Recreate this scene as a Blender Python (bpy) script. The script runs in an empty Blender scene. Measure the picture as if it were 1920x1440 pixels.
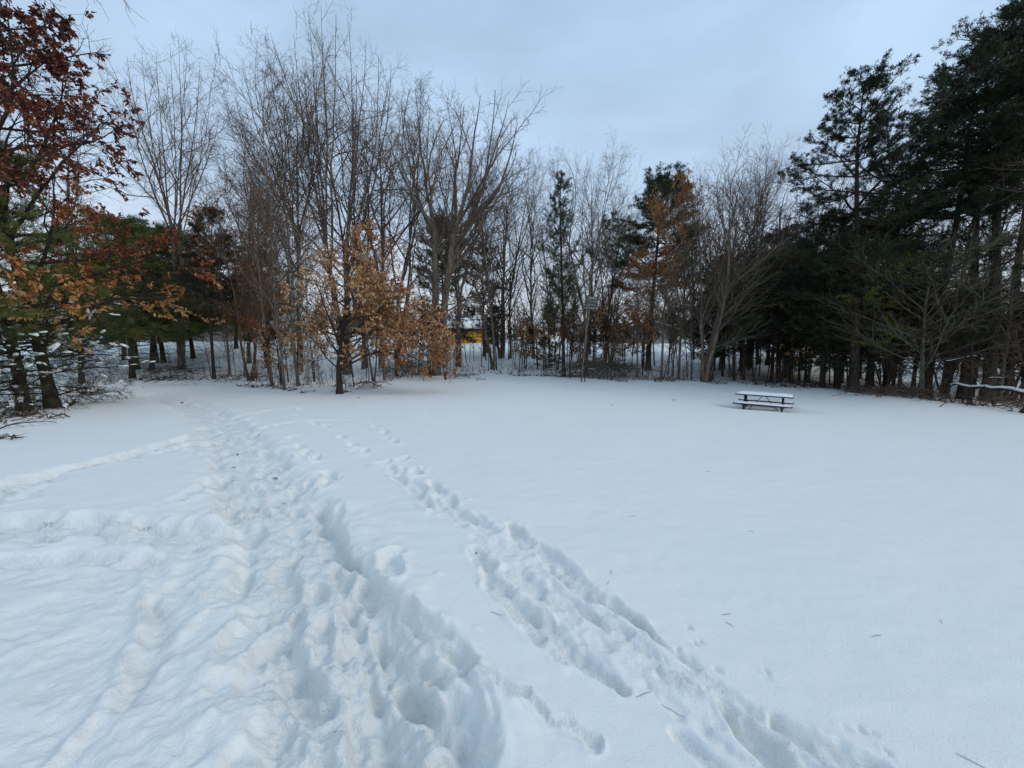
import bpy, math
import numpy as np
from mathutils import Vector

# ------------------------------------------------------------------ camera, sky, sun, exposure
SC = bpy.context.scene
COL = SC.collection
EYE = 1.7
FPX = 693.33                       # focal length in pixels of a 1920 wide frame
PITCH = math.atan(60 / FPX)
cam_data = bpy.data.cameras.new('camera')
cam_data.sensor_width = 36
cam_data.lens = 13
cam_data.clip_end = 3000
cam_data.clip_start = 0.05
cam = bpy.data.objects.new('camera', cam_data)
cam.location = (0, 0, EYE)
cam.rotation_euler = (math.radians(90) - PITCH, 0, 0)
COL.objects.link(cam)
SC.camera = cam

SUN_EL, SUN_AZ = 36, 104            # degrees; azimuth clockwise from +Y
world = bpy.data.worlds.new('World')
SC.world = world
world.use_nodes = True
nt = world.node_tree
nt.nodes.clear()
out = nt.nodes.new('ShaderNodeOutputWorld')
bg = nt.nodes.new('ShaderNodeBackground')
bg.inputs['Strength'].default_value = 0.1
sky = nt.nodes.new('ShaderNodeTexSky')
sky.sky_type = 'NISHITA'
sky.sun_disc = False
sky.sun_elevation = math.radians(SUN_EL)
sky.sun_rotation = math.radians(SUN_AZ)
tc = nt.nodes.new('ShaderNodeTexCoord')
sep = nt.nodes.new('ShaderNodeSeparateXYZ')
nt.links.new(tc.outputs['Generated'], sep.inputs[0])
mapn = nt.nodes.new('ShaderNodeMapping')
mapn.inputs['Scale'].default_value = (1.0, 1.3, 2.0)
nt.links.new(tc.outputs['Generated'], mapn.inputs[0])
nz = nt.nodes.new('ShaderNodeTexNoise')
nz.inputs['Scale'].default_value = 1.7
nz.inputs['Detail'].default_value = 6
nz.inputs['Roughness'].default_value = 0.5
nz.inputs['Distortion'].default_value = 0.4
nt.links.new(mapn.outputs[0], nz.inputs['Vector'])
cr = nt.nodes.new('ShaderNodeValToRGB')            # overcast deck, by elevation
cr.color_ramp.elements[0].position = 0.0
cr.color_ramp.elements[0].color = (.88, .91, .97, 1)
cr.color_ramp.elements[1].position = 0.75
cr.color_ramp.elements[1].color = (.51, .715, .965, 1)
e = cr.color_ramp.elements.new(0.35)
e.color = (.555, .725, .93, 1)
nt.links.new(sep.outputs['Z'], cr.inputs[0])
cl = nt.nodes.new('ShaderNodeMapRange')
cl.inputs['From Min'].default_value = 0.36
cl.inputs['From Max'].default_value = 0.66
cl.inputs['To Min'].default_value = 8.5
cl.inputs['To Max'].default_value = 11.2
nt.links.new(nz.outputs[0], cl.inputs['Value'])
vm = nt.nodes.new('ShaderNodeVectorMath')
vm.operation = 'SCALE'
nt.links.new(cr.outputs[0], vm.inputs[0])
nt.links.new(cl.outputs[0], vm.inputs['Scale'])
mx = nt.nodes.new('ShaderNodeMix')
mx.data_type = 'RGBA'
mx.inputs['Factor'].default_value = 0.88
nt.links.new(sky.outputs[0], mx.inputs[6])
nt.links.new(vm.outputs[0], mx.inputs[7])
nt.links.new(mx.outputs[2], bg.inputs[0])
nt.links.new(bg.outputs[0], out.inputs[0])

sl = bpy.data.lights.new('sun', 'SUN')
sl.energy = 0.95
sl.angle = math.radians(26)
sl.color = (1.0, 0.9, 0.76)
so = bpy.data.objects.new('sun', sl)
sd = Vector((math.sin(math.radians(SUN_AZ)) * math.cos(math.radians(SUN_EL)),
             math.cos(math.radians(SUN_AZ)) * math.cos(math.radians(SUN_EL)), math.sin(math.radians(SUN_EL))))
so.rotation_euler = sd.to_track_quat('Z', 'Y').to_euler()
so.location = (20, 10, 30)
COL.objects.link(so)
SC.view_settings.view_transform = 'Standard'
SC.view_settings.look = 'None'
SC.view_settings.exposure = 0.0
SC.view_settings.gamma = 1.0
SC.cycles.max_bounces = 6
SC.cycles.diffuse_bounces = 3

# ------------------------------------------------------------------ materials
def mat(name, col, rough=0.8, noise=None, spec=0.2, bump=None, attr=None):
    """noise=(colour2, scale, lo, hi, stretch z); attr = list of (pos, colour) for per-face 'tint' values"""
    m = bpy.data.materials.new(name)
    m.use_nodes = True
    n, l = m.node_tree.nodes, m.node_tree.links
    b = n['Principled BSDF']
    b.inputs['Base Color'].default_value = (*col, 1)
    b.inputs['Roughness'].default_value = rough
    b.inputs['Specular IOR Level'].default_value = spec
    t = n.new('ShaderNodeTexCoord')
    src = None
    if attr:
        a = n.new('ShaderNodeAttribute')
        a.attribute_name = 'tint'
        r = n.new('ShaderNodeValToRGB')
        els = r.color_ramp.elements
        els[0].position, els[0].color = attr[0][0], (*attr[0][1], 1)
        els[1].position, els[1].color = attr[-1][0], (*attr[-1][1], 1)
        for p, c in attr[1:-1]:
            els.new(p).color = (*c, 1)
        l.new(a.outputs['Fac'], r.inputs[0])
        l.new(r.outputs[0], b.inputs['Base Color'])
    if noise:
        c2, sc, lo, hi, st = noise
        mp = n.new('ShaderNodeMapping')
        mp.inputs['Scale'].default_value = (1, 1, st)
        l.new(t.outputs['Object'], mp.inputs[0])
        z = n.new('ShaderNodeTexNoise')
        z.inputs['Scale'].default_value = sc
        z.inputs['Detail'].default_value = 5
        l.new(mp.outputs[0], z.inputs['Vector'])
        r = n.new('ShaderNodeValToRGB')
        r.color_ramp.elements[0].position, r.color_ramp.elements[0].color = lo, (*col, 1)
        r.color_ramp.elements[1].position, r.color_ramp.elements[1].color = hi, (*c2, 1)
        l.new(z.outputs[0], r.inputs[0])
        l.new(r.outputs[0], b.inputs['Base Color'])
    if bump:
        s, st = bump
        z = n.new('ShaderNodeTexNoise')
        z.inputs['Scale'].default_value = s
        z.inputs['Detail'].default_value = 6
        l.new(t.outputs['Object'], z.inputs['Vector'])
        bp = n.new('ShaderNodeBump')
        bp.inputs['Strength'].default_value = st
        bp.inputs['Distance'].default_value = 0.02
        l.new(z.outputs[0], bp.inputs['Height'])
        l.new(bp.outputs[0], b.inputs['Normal'])
    return m

M = {}
M['bark_grey'] = mat('bark_grey', (0.1, 0.074, 0.055), 0.9, ((0.24, 0.19, 0.145), 9, .35, .7, .25), bump=(30, .8))
M['bark_dark'] = mat('bark_dark', (0.026, 0.019, 0.015), 0.9, ((0.07, 0.05, 0.038), 10, .35, .7, .25), bump=(30, .8))
M['bark_brown'] = mat('bark_brown', (0.075, 0.045, 0.032), 0.9, ((0.16, 0.105, 0.075), 9, .35, .7, .25), bump=(30, .8))
M['bark_moss'] = mat('bark_moss', (0.08, 0.078, 0.055), 0.9, ((0.17, 0.16, 0.12), 8, .35, .7, .4), bump=(30, .7))
M['bark_birch'] = mat('bark_birch', (0.10, 0.09, 0.08), 0.8, ((0.46, 0.43, 0.39), 9, .40, .56, 1.8), bump=(30, .4))
M['twig'] = mat('twig', (0.125, 0.085, 0.062), 0.9)
M['twig_red'] = mat('twig_red', (0.14, 0.078, 0.062), 0.9)
M['twig_olive'] = mat('twig_olive', (0.12, 0.105, 0.07), 0.9)
M['twig_dark'] = mat('twig_dark', (0.03, 0.025, 0.02), 0.9)
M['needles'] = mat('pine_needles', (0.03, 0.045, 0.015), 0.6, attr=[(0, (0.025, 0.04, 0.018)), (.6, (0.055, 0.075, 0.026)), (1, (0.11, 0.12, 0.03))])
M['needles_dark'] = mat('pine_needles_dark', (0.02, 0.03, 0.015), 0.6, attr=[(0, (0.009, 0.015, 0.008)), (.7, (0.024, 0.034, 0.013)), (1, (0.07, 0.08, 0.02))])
M['needles_olive'] = mat('pine_needles_olive', (0.05, 0.06, 0.015), 0.6, attr=[(0, (0.05, 0.058, 0.016)), (.5, (0.125, 0.135, 0.03)), (1, (0.23, 0.225, 0.06))])  # yellowish-olive needles by their own colour, varied at random per tuft
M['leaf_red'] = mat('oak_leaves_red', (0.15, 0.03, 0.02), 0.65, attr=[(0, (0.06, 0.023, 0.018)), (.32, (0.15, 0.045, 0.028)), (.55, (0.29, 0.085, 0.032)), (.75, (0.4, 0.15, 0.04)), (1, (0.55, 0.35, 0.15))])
M['leaf_tan'] = mat('oak_leaves_tan', (0.35, 0.2, 0.09), 0.65, attr=[(0, (0.15, 0.055, 0.024)), (.35, (0.34, 0.145, 0.055)), (.7, (0.52, 0.29, 0.135)), (1, (0.68, 0.5, 0.31))])
M['leaf_rust'] = mat('oak_leaves_rust', (0.2, 0.08, 0.03), 0.65, attr=[(0, (0.14, 0.045, 0.02)), (.5, (0.34, 0.12, 0.03)), (1, (0.5, 0.24, 0.08))])
M['litter'] = mat('leaf_litter', (0.09, 0.05, 0.03), 0.8, attr=[(0, (0.04, 0.025, 0.02)), (.6, (0.11, 0.06, 0.035)), (1, (0.2, 0.11, 0.05))])
M['table_wood'] = mat('table_boards', (0.055, 0.024, 0.022), 0.7, ((0.09, 0.042, 0.036), 14, .4, .65, 1), bump=(60, .3))
M['table_steel'] = mat('table_steel', (0.03, 0.032, 0.036), 0.5, spec=.4)
M['weathered'] = mat('weathered_wood', (0.12, 0.115, 0.10), 0.85, ((0.3, 0.29, 0.27), 12, .4, .6, 1), bump=(50, .4))
M['pole_wood'] = mat('pole_wood', (0.1, 0.08, 0.065), 0.85, ((0.24, 0.2, 0.17), 9, .4, .6, .3), bump=(50, .4))
M['yellow_wall'] = mat('ochre_boards', (0.58, 0.29, 0.04), 0.8, ((0.66, 0.36, 0.07), 3, .4, .6, 1))
M['grey_wall'] = mat('grey_siding', (0.22, 0.225, 0.23), 0.8, ((0.27, 0.275, 0.28), 3, .4, .6, 1))
M['taupe_wall'] = mat('taupe_siding', (0.24, 0.215, 0.19), 0.8, ((0.3, 0.27, 0.24), 3, .4, .6, 1))
M['trim'] = mat('white_trim', (0.75, 0.75, 0.74), 0.6)
M['glass'] = mat('window_glass', (0.02, 0.022, 0.026), 0.12, spec=.6)
M['roof_dark'] = mat('roof_shingles', (0.07, 0.065, 0.07), 0.9, ((0.11, 0.1, 0.1), 6, .4, .6, 1))
M['fence_wood'] = mat('fence_boards', (0.12, 0.11, 0.09), 0.9, ((0.17, 0.155, 0.13), 6, .4, .6, 1))
M['snow_cap'] = mat('snow_cap', (0.85, 0.87, 0.87), 0.7, spec=.15, bump=(25, .35))

def snow_material():
    m = bpy.data.materials.new('snow')
    m.use_nodes = True
    n, l = m.node_tree.nodes, m.node_tree.links
    b = n['Principled BSDF']
    b.inputs['Roughness'].default_value = 0.72
    b.inputs['Specular IOR Level'].default_value = 0.12
    t = n.new('ShaderNodeTexCoord')
    z0 = n.new('ShaderNodeTexNoise'); z0.inputs['Scale'].default_value = 0.55; z0.inputs['Detail'].default_value = 3
    l.new(t.outputs['Object'], z0.inputs['Vector'])
    r = n.new('ShaderNodeValToRGB')
    r.color_ramp.elements[0].position, r.color_ramp.elements[0].color = .35, (0.805, 0.818, 0.785, 1)
    r.color_ramp.elements[1].position, r.color_ramp.elements[1].color = .65, (0.82, 0.824, 0.805, 1)
    l.new(z0.outputs[0], r.inputs[0]); l.new(r.outputs[0], b.inputs['Base Color'])
    z1 = n.new('ShaderNodeTexNoise'); z1.inputs['Scale'].default_value = 7; z1.inputs['Detail'].default_value = 4
    z2 = n.new('ShaderNodeTexNoise'); z2.inputs['Scale'].default_value = 110; z2.inputs['Detail'].default_value = 3
    for z in (z1, z2):
        l.new(t.outputs['Object'], z.inputs['Vector'])
    b1 = n.new('ShaderNodeBump'); b1.inputs['Strength'].default_value = 0.3; b1.inputs['Distance'].default_value = 0.03
    b2 = n.new('ShaderNodeBump'); b2.inputs['Strength'].default_value = 0.5; b2.inputs['Distance'].default_value = 0.006
    l.new(z1.outputs[0], b1.inputs['Height']); l.new(z2.outputs[0], b2.inputs['Height'])
    l.new(b1.outputs[0], b2.inputs['Normal'])
    a = n.new('ShaderNodeAttribute'); a.attribute_name = 'trod'
    b3 = n.new('ShaderNodeBump'); b3.inputs['Distance'].default_value = 0.024
    z3 = n.new('ShaderNodeTexNoise'); z3.inputs['Scale'].default_value = 26; z3.inputs['Detail'].default_value = 6; z3.inputs['Roughness'].default_value = .62
    l.new(t.outputs['Object'], z3.inputs['Vector'])
    l.new(z3.outputs[0], b3.inputs['Height']); l.new(b2.outputs[0], b3.inputs['Normal']); l.new(a.outputs['Fac'], b3.inputs['Strength'])
    l.new(b3.outputs[0], b.inputs['Normal'])
    return m
M['snow'] = snow_material()

# ------------------------------------------------------------------ small helpers
def norm(v):
    return v / np.maximum(np.linalg.norm(v, axis=-1, keepdims=True), 1e-9)

def mesh_np(name, V, quads=None, tris=None, material=None, smooth=True, tint=None):
    V = np.asarray(V, np.float32)
    nq = 0 if quads is None else len(quads)
    ntr = 0 if tris is None else len(tris)
    me = bpy.data.meshes.new(name)
    me.vertices.add(len(V))
    me.vertices.foreach_set('co', V.ravel())
    loops = np.concatenate(([np.asarray(quads, np.int32).ravel()] if nq else []) + ([np.asarray(tris, np.int32).ravel()] if ntr else []))
    me.loops.add(len(loops))
    me.loops.foreach_set('vertex_index', loops)
    tot = np.concatenate([np.full(nq, 4, np.int32), np.full(ntr, 3, np.int32)])
    me.polygons.add(len(tot))
    start = np.concatenate([[0], np.cumsum(tot)[:-1]]).astype(np.int32)
    me.polygons.foreach_set('loop_start', start)
    me.polygons.foreach_set('loop_total', tot)
    if smooth:
        me.polygons.foreach_set('use_smooth', np.ones(len(tot), bool))
    if tint is not None:
        a = me.attributes.new('tint', 'FLOAT', 'FACE')
        a.data.foreach_set('value', np.asarray(tint, np.float32))
    if material:
        me.materials.append(material)
    me.update(calc_edges=True)
    return me

def link(name, data, parent=None, **props):
    o = bpy.data.objects.new(name, data)
    COL.objects.link(o)
    if parent:
        o.parent = parent
    for k, v in props.items():
        if v:
            o[k] = v
    return o

def tag(o, label, cat, group=None):
    o['label'] = label
    o['category'] = cat
    if group:
        o['group'] = group
    return o

class MB:
    """collects boxes, bars and tubes for one mesh"""
    def __init__(s):
        s.V, s.Q, s.T, s.n = [], [], [], 0
    def add(s, V, Q=None, T=None):
        V = np.asarray(V, float)
        s.V.append(V)
        if Q is not None and len(Q): s.Q.append(np.asarray(Q) + s.n)
        if T is not None and len(T): s.T.append(np.asarray(T) + s.n)
        s.n += len(V)
    def box(s, c, size, rz=0.0, ch=0.0):
        x, y, z = [q / 2 for q in size]
        V = np.array([[sx * x, sy * y, sz * z] for sz in (-1, 1) for sy in (-1, 1) for sx in (-1, 1)])
        ca, sa = math.cos(rz), math.sin(rz)
        V = np.c_[V[:, 0] * ca - V[:, 1] * sa, V[:, 0] * sa + V[:, 1] * ca, V[:, 2]] + np.array(c)
        s.add(V, [(0, 2, 3, 1), (4, 5, 7, 6), (0, 1, 5, 4), (2, 6, 7, 3), (0, 4, 6, 2), (1, 3, 7, 5)])
    def bar(s, a, b, w, h):
        a, b = np.array(a, float), np.array(b, float)
        d = norm(b - a); up = np.array([0, 0, 1.0]) if abs(d[2]) < .95 else np.array([0, 1.0, 0])
        u = norm(np.cross(d, up)); v = np.cross(u, d)
        V = [p + sx * u * w / 2 + sy * v * h / 2 for p in (a, b) for sx, sy in ((-1, -1), (1, -1), (1, 1), (-1, 1))]
        s.add(V, [(0, 3, 2, 1), (4, 5, 6, 7), (0, 1, 5, 4), (1, 2, 6, 5), (2, 3, 7, 6), (3, 0, 4, 7)])
    def tube(s, pts, rads, k=6):
        V, Q = tubes(np.array(pts, float)[None], np.array(rads, float)[None], k)
        s.add(V, Q)
    def mesh(s, name, m, smooth=False):
        return mesh_np(name, np.concatenate(s.V), np.concatenate(s.Q) if s.Q else None, np.concatenate(s.T) if s.T else None, m, smooth)
    def build(s, name, m, parent=None, smooth=False, **props):
        return link(name, s.mesh(name, m, smooth), parent, **props)

def tubes(P, R, k):
    """P (N,S,3) polylines, R (N,S) radii -> verts, quads"""
    N, S, _ = P.shape
    T = np.empty_like(P)
    T[:, 1:-1] = P[:, 2:] - P[:, :-2]
    T[:, 0] = P[:, 1] - P[:, 0]
    T[:, -1] = P[:, -1] - P[:, -2]
    T = norm(T)
    ref = np.where(np.abs(T[:, :1, 2:3]) > .8, np.array([1.0, 0.2, 0]), np.array([0.1, 0.1, 1.0]))
    ref = np.broadcast_to(ref, P.shape)
    U = norm(np.cross(T, ref)); W = np.cross(T, U)
    a = np.arange(k) * 2 * math.pi / k
    V = P[:, :, None] + R[:, :, None, None] * (U[:, :, None] * np.cos(a)[None, None, :, None] + W[:, :, None] * np.sin(a)[None, None, :, None])
    base = (np.arange(N)[:, None, None] * S + np.arange(S - 1)[None, :, None]) * k
    j = np.arange(k)[None, None, :]; j2 = (j + 1) % k
    Q = np.stack([base + j, base + j2, base + k + j2, base + k + j], -1).reshape(-1, 4)
    return V.reshape(-1, 3), Q

# value noise on numpy arrays
_lat = np.random.default_rng(5).random((256, 256))
def vnoise(x, y, seed=0):
    x = x + seed * 17.31; y = y + seed * 9.17
    xi = np.floor(x).astype(int); yi = np.floor(y).astype(int)
    fx, fy = x - xi, y - yi
    fx = fx * fx * (3 - 2 * fx); fy = fy * fy * (3 - 2 * fy)
    g = lambda a, b: _lat[a & 255, b & 255]
    return ((g(xi, yi) * (1 - fx) + g(xi + 1, yi) * fx) * (1 - fy) + (g(xi, yi + 1) * (1 - fx) + g(xi + 1, yi + 1) * fx) * fy) * 2 - 1
def fbm(x, y, seed=0, o=4):
    r, a = 0, 1.0
    for i in range(o):
        r = r + a * vnoise(x * 2 ** i * 1.03 + i * 7.7 + y * .13 * i, y * 2 ** i - x * .11 * i, seed + i)
        a *= .5
    return r
def sstep(a, b, x):
    t = np.clip((x - a) / (b - a), 0, 1)
    return t * t * (3 - 2 * t)

# ------------------------------------------------------------------ ground shape (macro)
_PY = np.array([-600, 0, 8, 14, 24, 28, 34, 42, 50, 70, 120, 200, 900])
_PZ = np.array([0, 0, 0, -.02, .2, .62, 1.4, 2.3, 2.95, 3.9, 5.0, 6, 6])
def macro(x, y):
    g = np.interp(y, _PY, _PZ)
    g = g - 0.24 * np.exp(-((x - 9) / 7) ** 2 - ((y - 12.5) / 5) ** 2)
    g = g + .9 * sstep(-6, -18, x) * sstep(24, 44, y)
    g = g - .45 * sstep(14, 20, x) * sstep(9, 12, y) * sstep(40, 20, y) * .6
    return g

def ray(px, py):
    u, v = (px - 960) / FPX, (720 - py) / FPX
    c, s = math.cos(PITCH), math.sin(PITCH)
    return np.array([u, c + v * s, -s + v * c])
def at(px, py):
    d = ray(px, py)
    lo, t = 0.0, 0.2
    while t < 400:
        p = d * t
        if EYE + p[2] < macro(p[0], p[1]):
            break
        lo = t; t *= 1.02
    hi = t
    for _ in range(30):
        m = (lo + hi) / 2; p = d * m
        if EYE + p[2] < macro(p[0], p[1]): hi = m
        else: lo = m
    p = d * hi
    return np.array([p[0], p[1], float(macro(p[0], p[1]))])
def at_depth(px, Y):
    """ground point straight below the sight line through column px at forward distance Y"""
    x = (px - 960) / FPX * Y * 1.0
    return np.array([x, Y, float(macro(x, Y))])
def height_at(p, py):
    """world height above ground point p that projects on row py"""
    v = (720 - py) / FPX
    c, s = math.cos(PITCH), math.sin(PITCH)
    dz = p[1] * (v * c - s) / (c + v * s)
    return EYE + dz - p[2]

# ------------------------------------------------------------------ snow relief of the field: trodden trails
G0X, G1X, G0Y, G1Y, CELL = -15.0, 9.0, 0.3, 24.0, 0.0135
gx = np.arange(G0X, G1X, CELL); gy = np.arange(G0Y, G1Y, CELL)
NX, NY = len(gx), len(gy)
XX, YY = np.meshgrid(gx.astype(np.float32), gy.astype(np.float32))
RNG = np.random.default_rng(11)
# low-res warp, repeated up
WXw = (0.045 * vnoise(XX * 3.1, YY * 3.1, 1) + 0.026 * vnoise(XX * 9, YY * 9, 2) + .011 * vnoise(XX * 23, YY * 23, 5)).astype(np.float32)
WYw = (0.045 * vnoise(XX * 3.1, YY * 3.1, 3) + 0.026 * vnoise(XX * 9, YY * 9, 4) + .011 * vnoise(XX * 23, YY * 23, 6)).astype(np.float32)
HH = np.zeros_like(XX)
MASK = np.zeros_like(XX)           # trodden, 0..1
PLO = np.zeros_like(XX); PHI = np.zeros_like(XX)

def win(x0, x1, y0, y1):
    a = max(0, int((y0 - G0Y) / CELL)); b = min(NY, int((y1 - G0Y) / CELL) + 1)
    c = max(0, int((x0 - G0X) / CELL)); d = min(NX, int((x1 - G0X) / CELL) + 1)
    return slice(a, max(a, b)), slice(c, max(c, d))

def polydist(pts, wd, pad=.35, warp=1.0):
    """distance / half-width, over the window of a polyline"""
    pts = np.array([at(*p)[:2] for p in pts])
    wd = np.interp(np.linspace(0, 1, len(pts)), np.linspace(0, 1, len(wd)), wd)
    m = max(wd) + pad
    sy, sx = win(pts[:, 0].min() - m, pts[:, 0].max() + m, pts[:, 1].min() - m, pts[:, 1].max() + m)
    x = XX[sy, sx] + warp * WXw[sy, sx]; y = YY[sy, sx] + warp * WYw[sy, sx]
    best = np.full(x.shape, 9.0, np.float32); side = np.zeros_like(best)
    for i in range(len(pts) - 1):
        a, b = pts[i], pts[i + 1]
        ab = b - a; L2 = max(float(ab @ ab), 1e-6)
        t = np.clip(((x - a[0]) * ab[0] + (y - a[1]) * ab[1]) / L2, 0, 1)
        dx = x - a[0] - t * ab[0]; dy = y - a[1] - t * ab[1]
        w = wd[i] + (wd[i + 1] - wd[i]) * t
        q = np.sqrt(dx * dx + dy * dy) / w
        sgn = (ab[0] * dy - ab[1] * dx) / math.sqrt(L2) / w
        u = q < best
        best = np.where(u, q, best); side = np.where(u, sgn, side)
    return sy, sx, best, side, x, y

def smooth_px(pts, n=5):
    P = np.array(pts, float)
    P = np.vstack([2 * P[0] - P[1], P, 2 * P[-1] - P[-2]])
    o = []
    for i in range(1, len(P) - 2):
        for k in range(n):
            t = k / n
            o.append(.5 * (2 * P[i] + (P[i + 1] - P[i - 1]) * t + (2 * P[i - 1] - 5 * P[i] + 4 * P[i + 1] - P[i + 2]) * t * t + (3 * P[i] - P[i - 1] - 3 * P[i + 1] + P[i + 2]) * t ** 3))
    o.append(P[-2])
    return o

def groove(pts, wd, depth, edge=.35, rim=.15, warp=1.0, mask=1.0, tilt=0.0):
    sy, sx, q, s, x, y = polydist(smooth_px(pts), wd, warp=warp)
    prof = 1 - sstep(1 - edge, 1 + edge * .4, q)
    nz_ = 1 + .3 * vnoise(x * 5, y * 5, 8)
    d = -depth * prof * nz_ * (1 + tilt * np.clip(s, -1, 1))
    d += depth * rim * np.exp(-((q - 1.3) / .22) ** 2) * (1 + .9 * vnoise(x * 7, y * 7, 9))
    HH[sy, sx] += d
    MASK[sy, sx] = np.maximum(MASK[sy, sx], prof * mask)

def ridge(pts, wd, h):
    sy, sx, q, s, x, y = polydist(smooth_px(pts), wd, warp=.5)
    HH[sy, sx] += h * np.exp(-q * q)

def print_at(x0, y0, ang, L, W, depth, rim=.2):
    m = L + .15
    sy, sx = win(x0 - m, x0 + m, y0 - m, y0 + m)
    if HH[sy, sx].size == 0: return
    x = XX[sy, sx] + .45 * WXw[sy, sx] - x0; y = YY[sy, sx] + .45 * WYw[sy, sx] - y0
    c, s = math.cos(ang), math.sin(ang)
    u = (x * c + y * s) / L; v = (-x * s + y * c) / W
    q = (np.abs(u) ** 2.4 + np.abs(v) ** 2.4) ** (1 / 2.4)
    prof = 1 - sstep(.74, 1.06, q)
    PLO[sy, sx] = np.minimum(PLO[sy, sx], -depth * prof * (1 + .3 * u)); PHI[sy, sx] = np.maximum(PHI[sy, sx], depth * rim * np.exp(-((q - 1.25) / .22) ** 2))
    MASK[sy, sx] = np.maximum(MASK[sy, sx], prof * .6)

def lump(x0, y0, r, h):
    sy, sx = win(x0 - 2 * r, x0 + 2 * r, y0 - 2 * r, y0 + 2 * r)
    if HH[sy, sx].size == 0: return
    x = XX[sy, sx] + .5 * WXw[sy, sx] - x0; y = YY[sy, sx] + .5 * WYw[sy, sx] - y0
    HH[sy, sx] += h * np.clip(1 - (x * x + y * y) / (r * r), 0, 1) ** .8

def prints_along(pts, n, spread, L=(.14, .3), W=(.05, .085), depth=(.03, .1), jit=.25, seed=0):
    r = np.random.default_rng(seed)
    P = np.array([at(*p)[:2] for p in smooth_px(pts)])
    seg = np.linalg.norm(np.diff(P, axis=0), axis=1); cs = np.r_[0, np.cumsum(seg)]
    for i in range(n):
        d = r.random() * cs[-1]
        k = min(np.searchsorted(cs, d) - 1, len(seg) - 1); k = max(k, 0)
        t = (d - cs[k]) / max(seg[k], 1e-6)
        p = P[k] * (1 - t) + P[k + 1] * t
        tg = P[k + 1] - P[k]; a = math.atan2(tg[1], tg[0])
        nrm = np.array([-math.sin(a), math.cos(a)])
        p = p + nrm * np.clip(r.normal(), -1.4, 1.4) * spread
        print_at(p[0], p[1], a + r.normal() * jit, r.uniform(*L), r.uniform(*W), r.uniform(*depth))

MAIN = [(760, 2400), (740, 1700), (700, 1440), (620, 1200), (570, 1060), (520, 940), (465, 860), (430, 812), (385, 775), (330, 750), (250, 735), (180, 728)]
groove(MAIN, [.42, .42, .42, .46, .46, .5, .55, .5, .4, .35], .085, edge=.3, rim=.2)
groove([(330, 755), (240, 738), (150, 745)], [.5, .35], .03, edge=.5)
prints_along(MAIN[2:], 330, .30, seed=1, jit=.3, depth=(.02, .075))
prints_along(MAIN[:5], 60, .34, L=(.14, .26), depth=(.02, .065), seed=2)
prints_along(MAIN[6:], 110, .45, seed=6, depth=(.02, .07))
# troughs trodden beside the main trail
groove([(690, 1085), (745, 1170), (805, 1275)], [.09, .13, .12], .11, edge=.4, rim=.15, warp=.8, tilt=-.3)
groove([(760, 1130), (820, 1190), (885, 1250)], [.05, .07, .04], .07, edge=.6, warp=.7)
groove([(835, 1320), (870, 1370), (850, 1450), (840, 1560)], [.08, .11, .11], .07, edge=.6, rim=.2, warp=.9)
groove([(860, 1355), (868, 1385)], [.045, .05], .04, edge=.6)
groove([(520, 1180), (560, 1250), (600, 1300)], [.06, .08, .07], .09, edge=.5, warp=.4)
groove([(650, 1180), (690, 1300), (720, 1460)], [.07, .09, .09], .09, edge=.6)
groove([(620, 1060), (660, 1110), (700, 1200), (740, 1340), (760, 1440)], [.05, .07, .07], .06, edge=.6)
groove([(600, 940), (630, 1010), (665, 1050)], [.07, .10, .06], .1, edge=.5)
groove([(820, 1250), (900, 1275), (1000, 1335), (1110, 1412)], [.035, .04, .025], .035, edge=.8, rim=.5)
# second trail, two channels running out to the lower right
groove([(890, 1035), (940, 1100), (1000, 1165), (1080, 1235), (1165, 1300)], [.06, .10, .10, .08, .04], .055, edge=.4, rim=.2, tilt=-.4, warp=1.4)
groove([(945, 985), (1030, 1045), (1110, 1100), (1190, 1150)], [.07, .10, .09, .05], .06, edge=.4, rim=.2, tilt=-.4, warp=1.4)
groove([(960, 1075), (1050, 1110), (1170, 1180)], [.08, .09, .04], .05, edge=.7)
groove([(1185, 1145), (1230, 1185), (1275, 1220)], [.022, .016], .035, edge=.7)
groove([(1275, 1215), (1340, 1290), (1400, 1340)], [.05, .07], .012, edge=.9)
groove([(1340, 1310), (1400, 1375), (1480, 1450), (1600, 1560)], [.04, .06, .07, .07], .065, edge=.5, tilt=-.3, warp=1.3)
groove([(1430, 1330), (1510, 1375), (1600, 1430), (1700, 1500)], [.04, .06, .07, .06], .065, edge=.5, tilt=-.3, warp=1.3)
groove([(1270, 1390), (1330, 1440), (1400, 1500)], [.04, .06], .05, edge=.7)
SECOND = [(690, 800), (735, 830), (745, 868), (790, 915), (850, 965), (900, 1000), (960, 1040)]
prints_along(SECOND[2:6], 24, .10, seed=3, depth=(.04, .09), L=(.14, .26))
prints_along([(1150, 1190), (1260, 1270), (1380, 1360), (1560, 1460)], 34, .10, seed=14, depth=(.006, .02), L=(.08, .18), W=(.03, .06))
groove([(1100, 1140), (1230, 1240), (1340, 1320), (1480, 1410), (1640, 1500)], [.09, .10, .08], .010, edge=.9, rim=.4, warp=1.5)
prints_along([(900, 1010), (1000, 1090), (1150, 1200)], 70, .15, seed=8, depth=(.012, .038), L=(.09, .2), W=(.04, .08))
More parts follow.
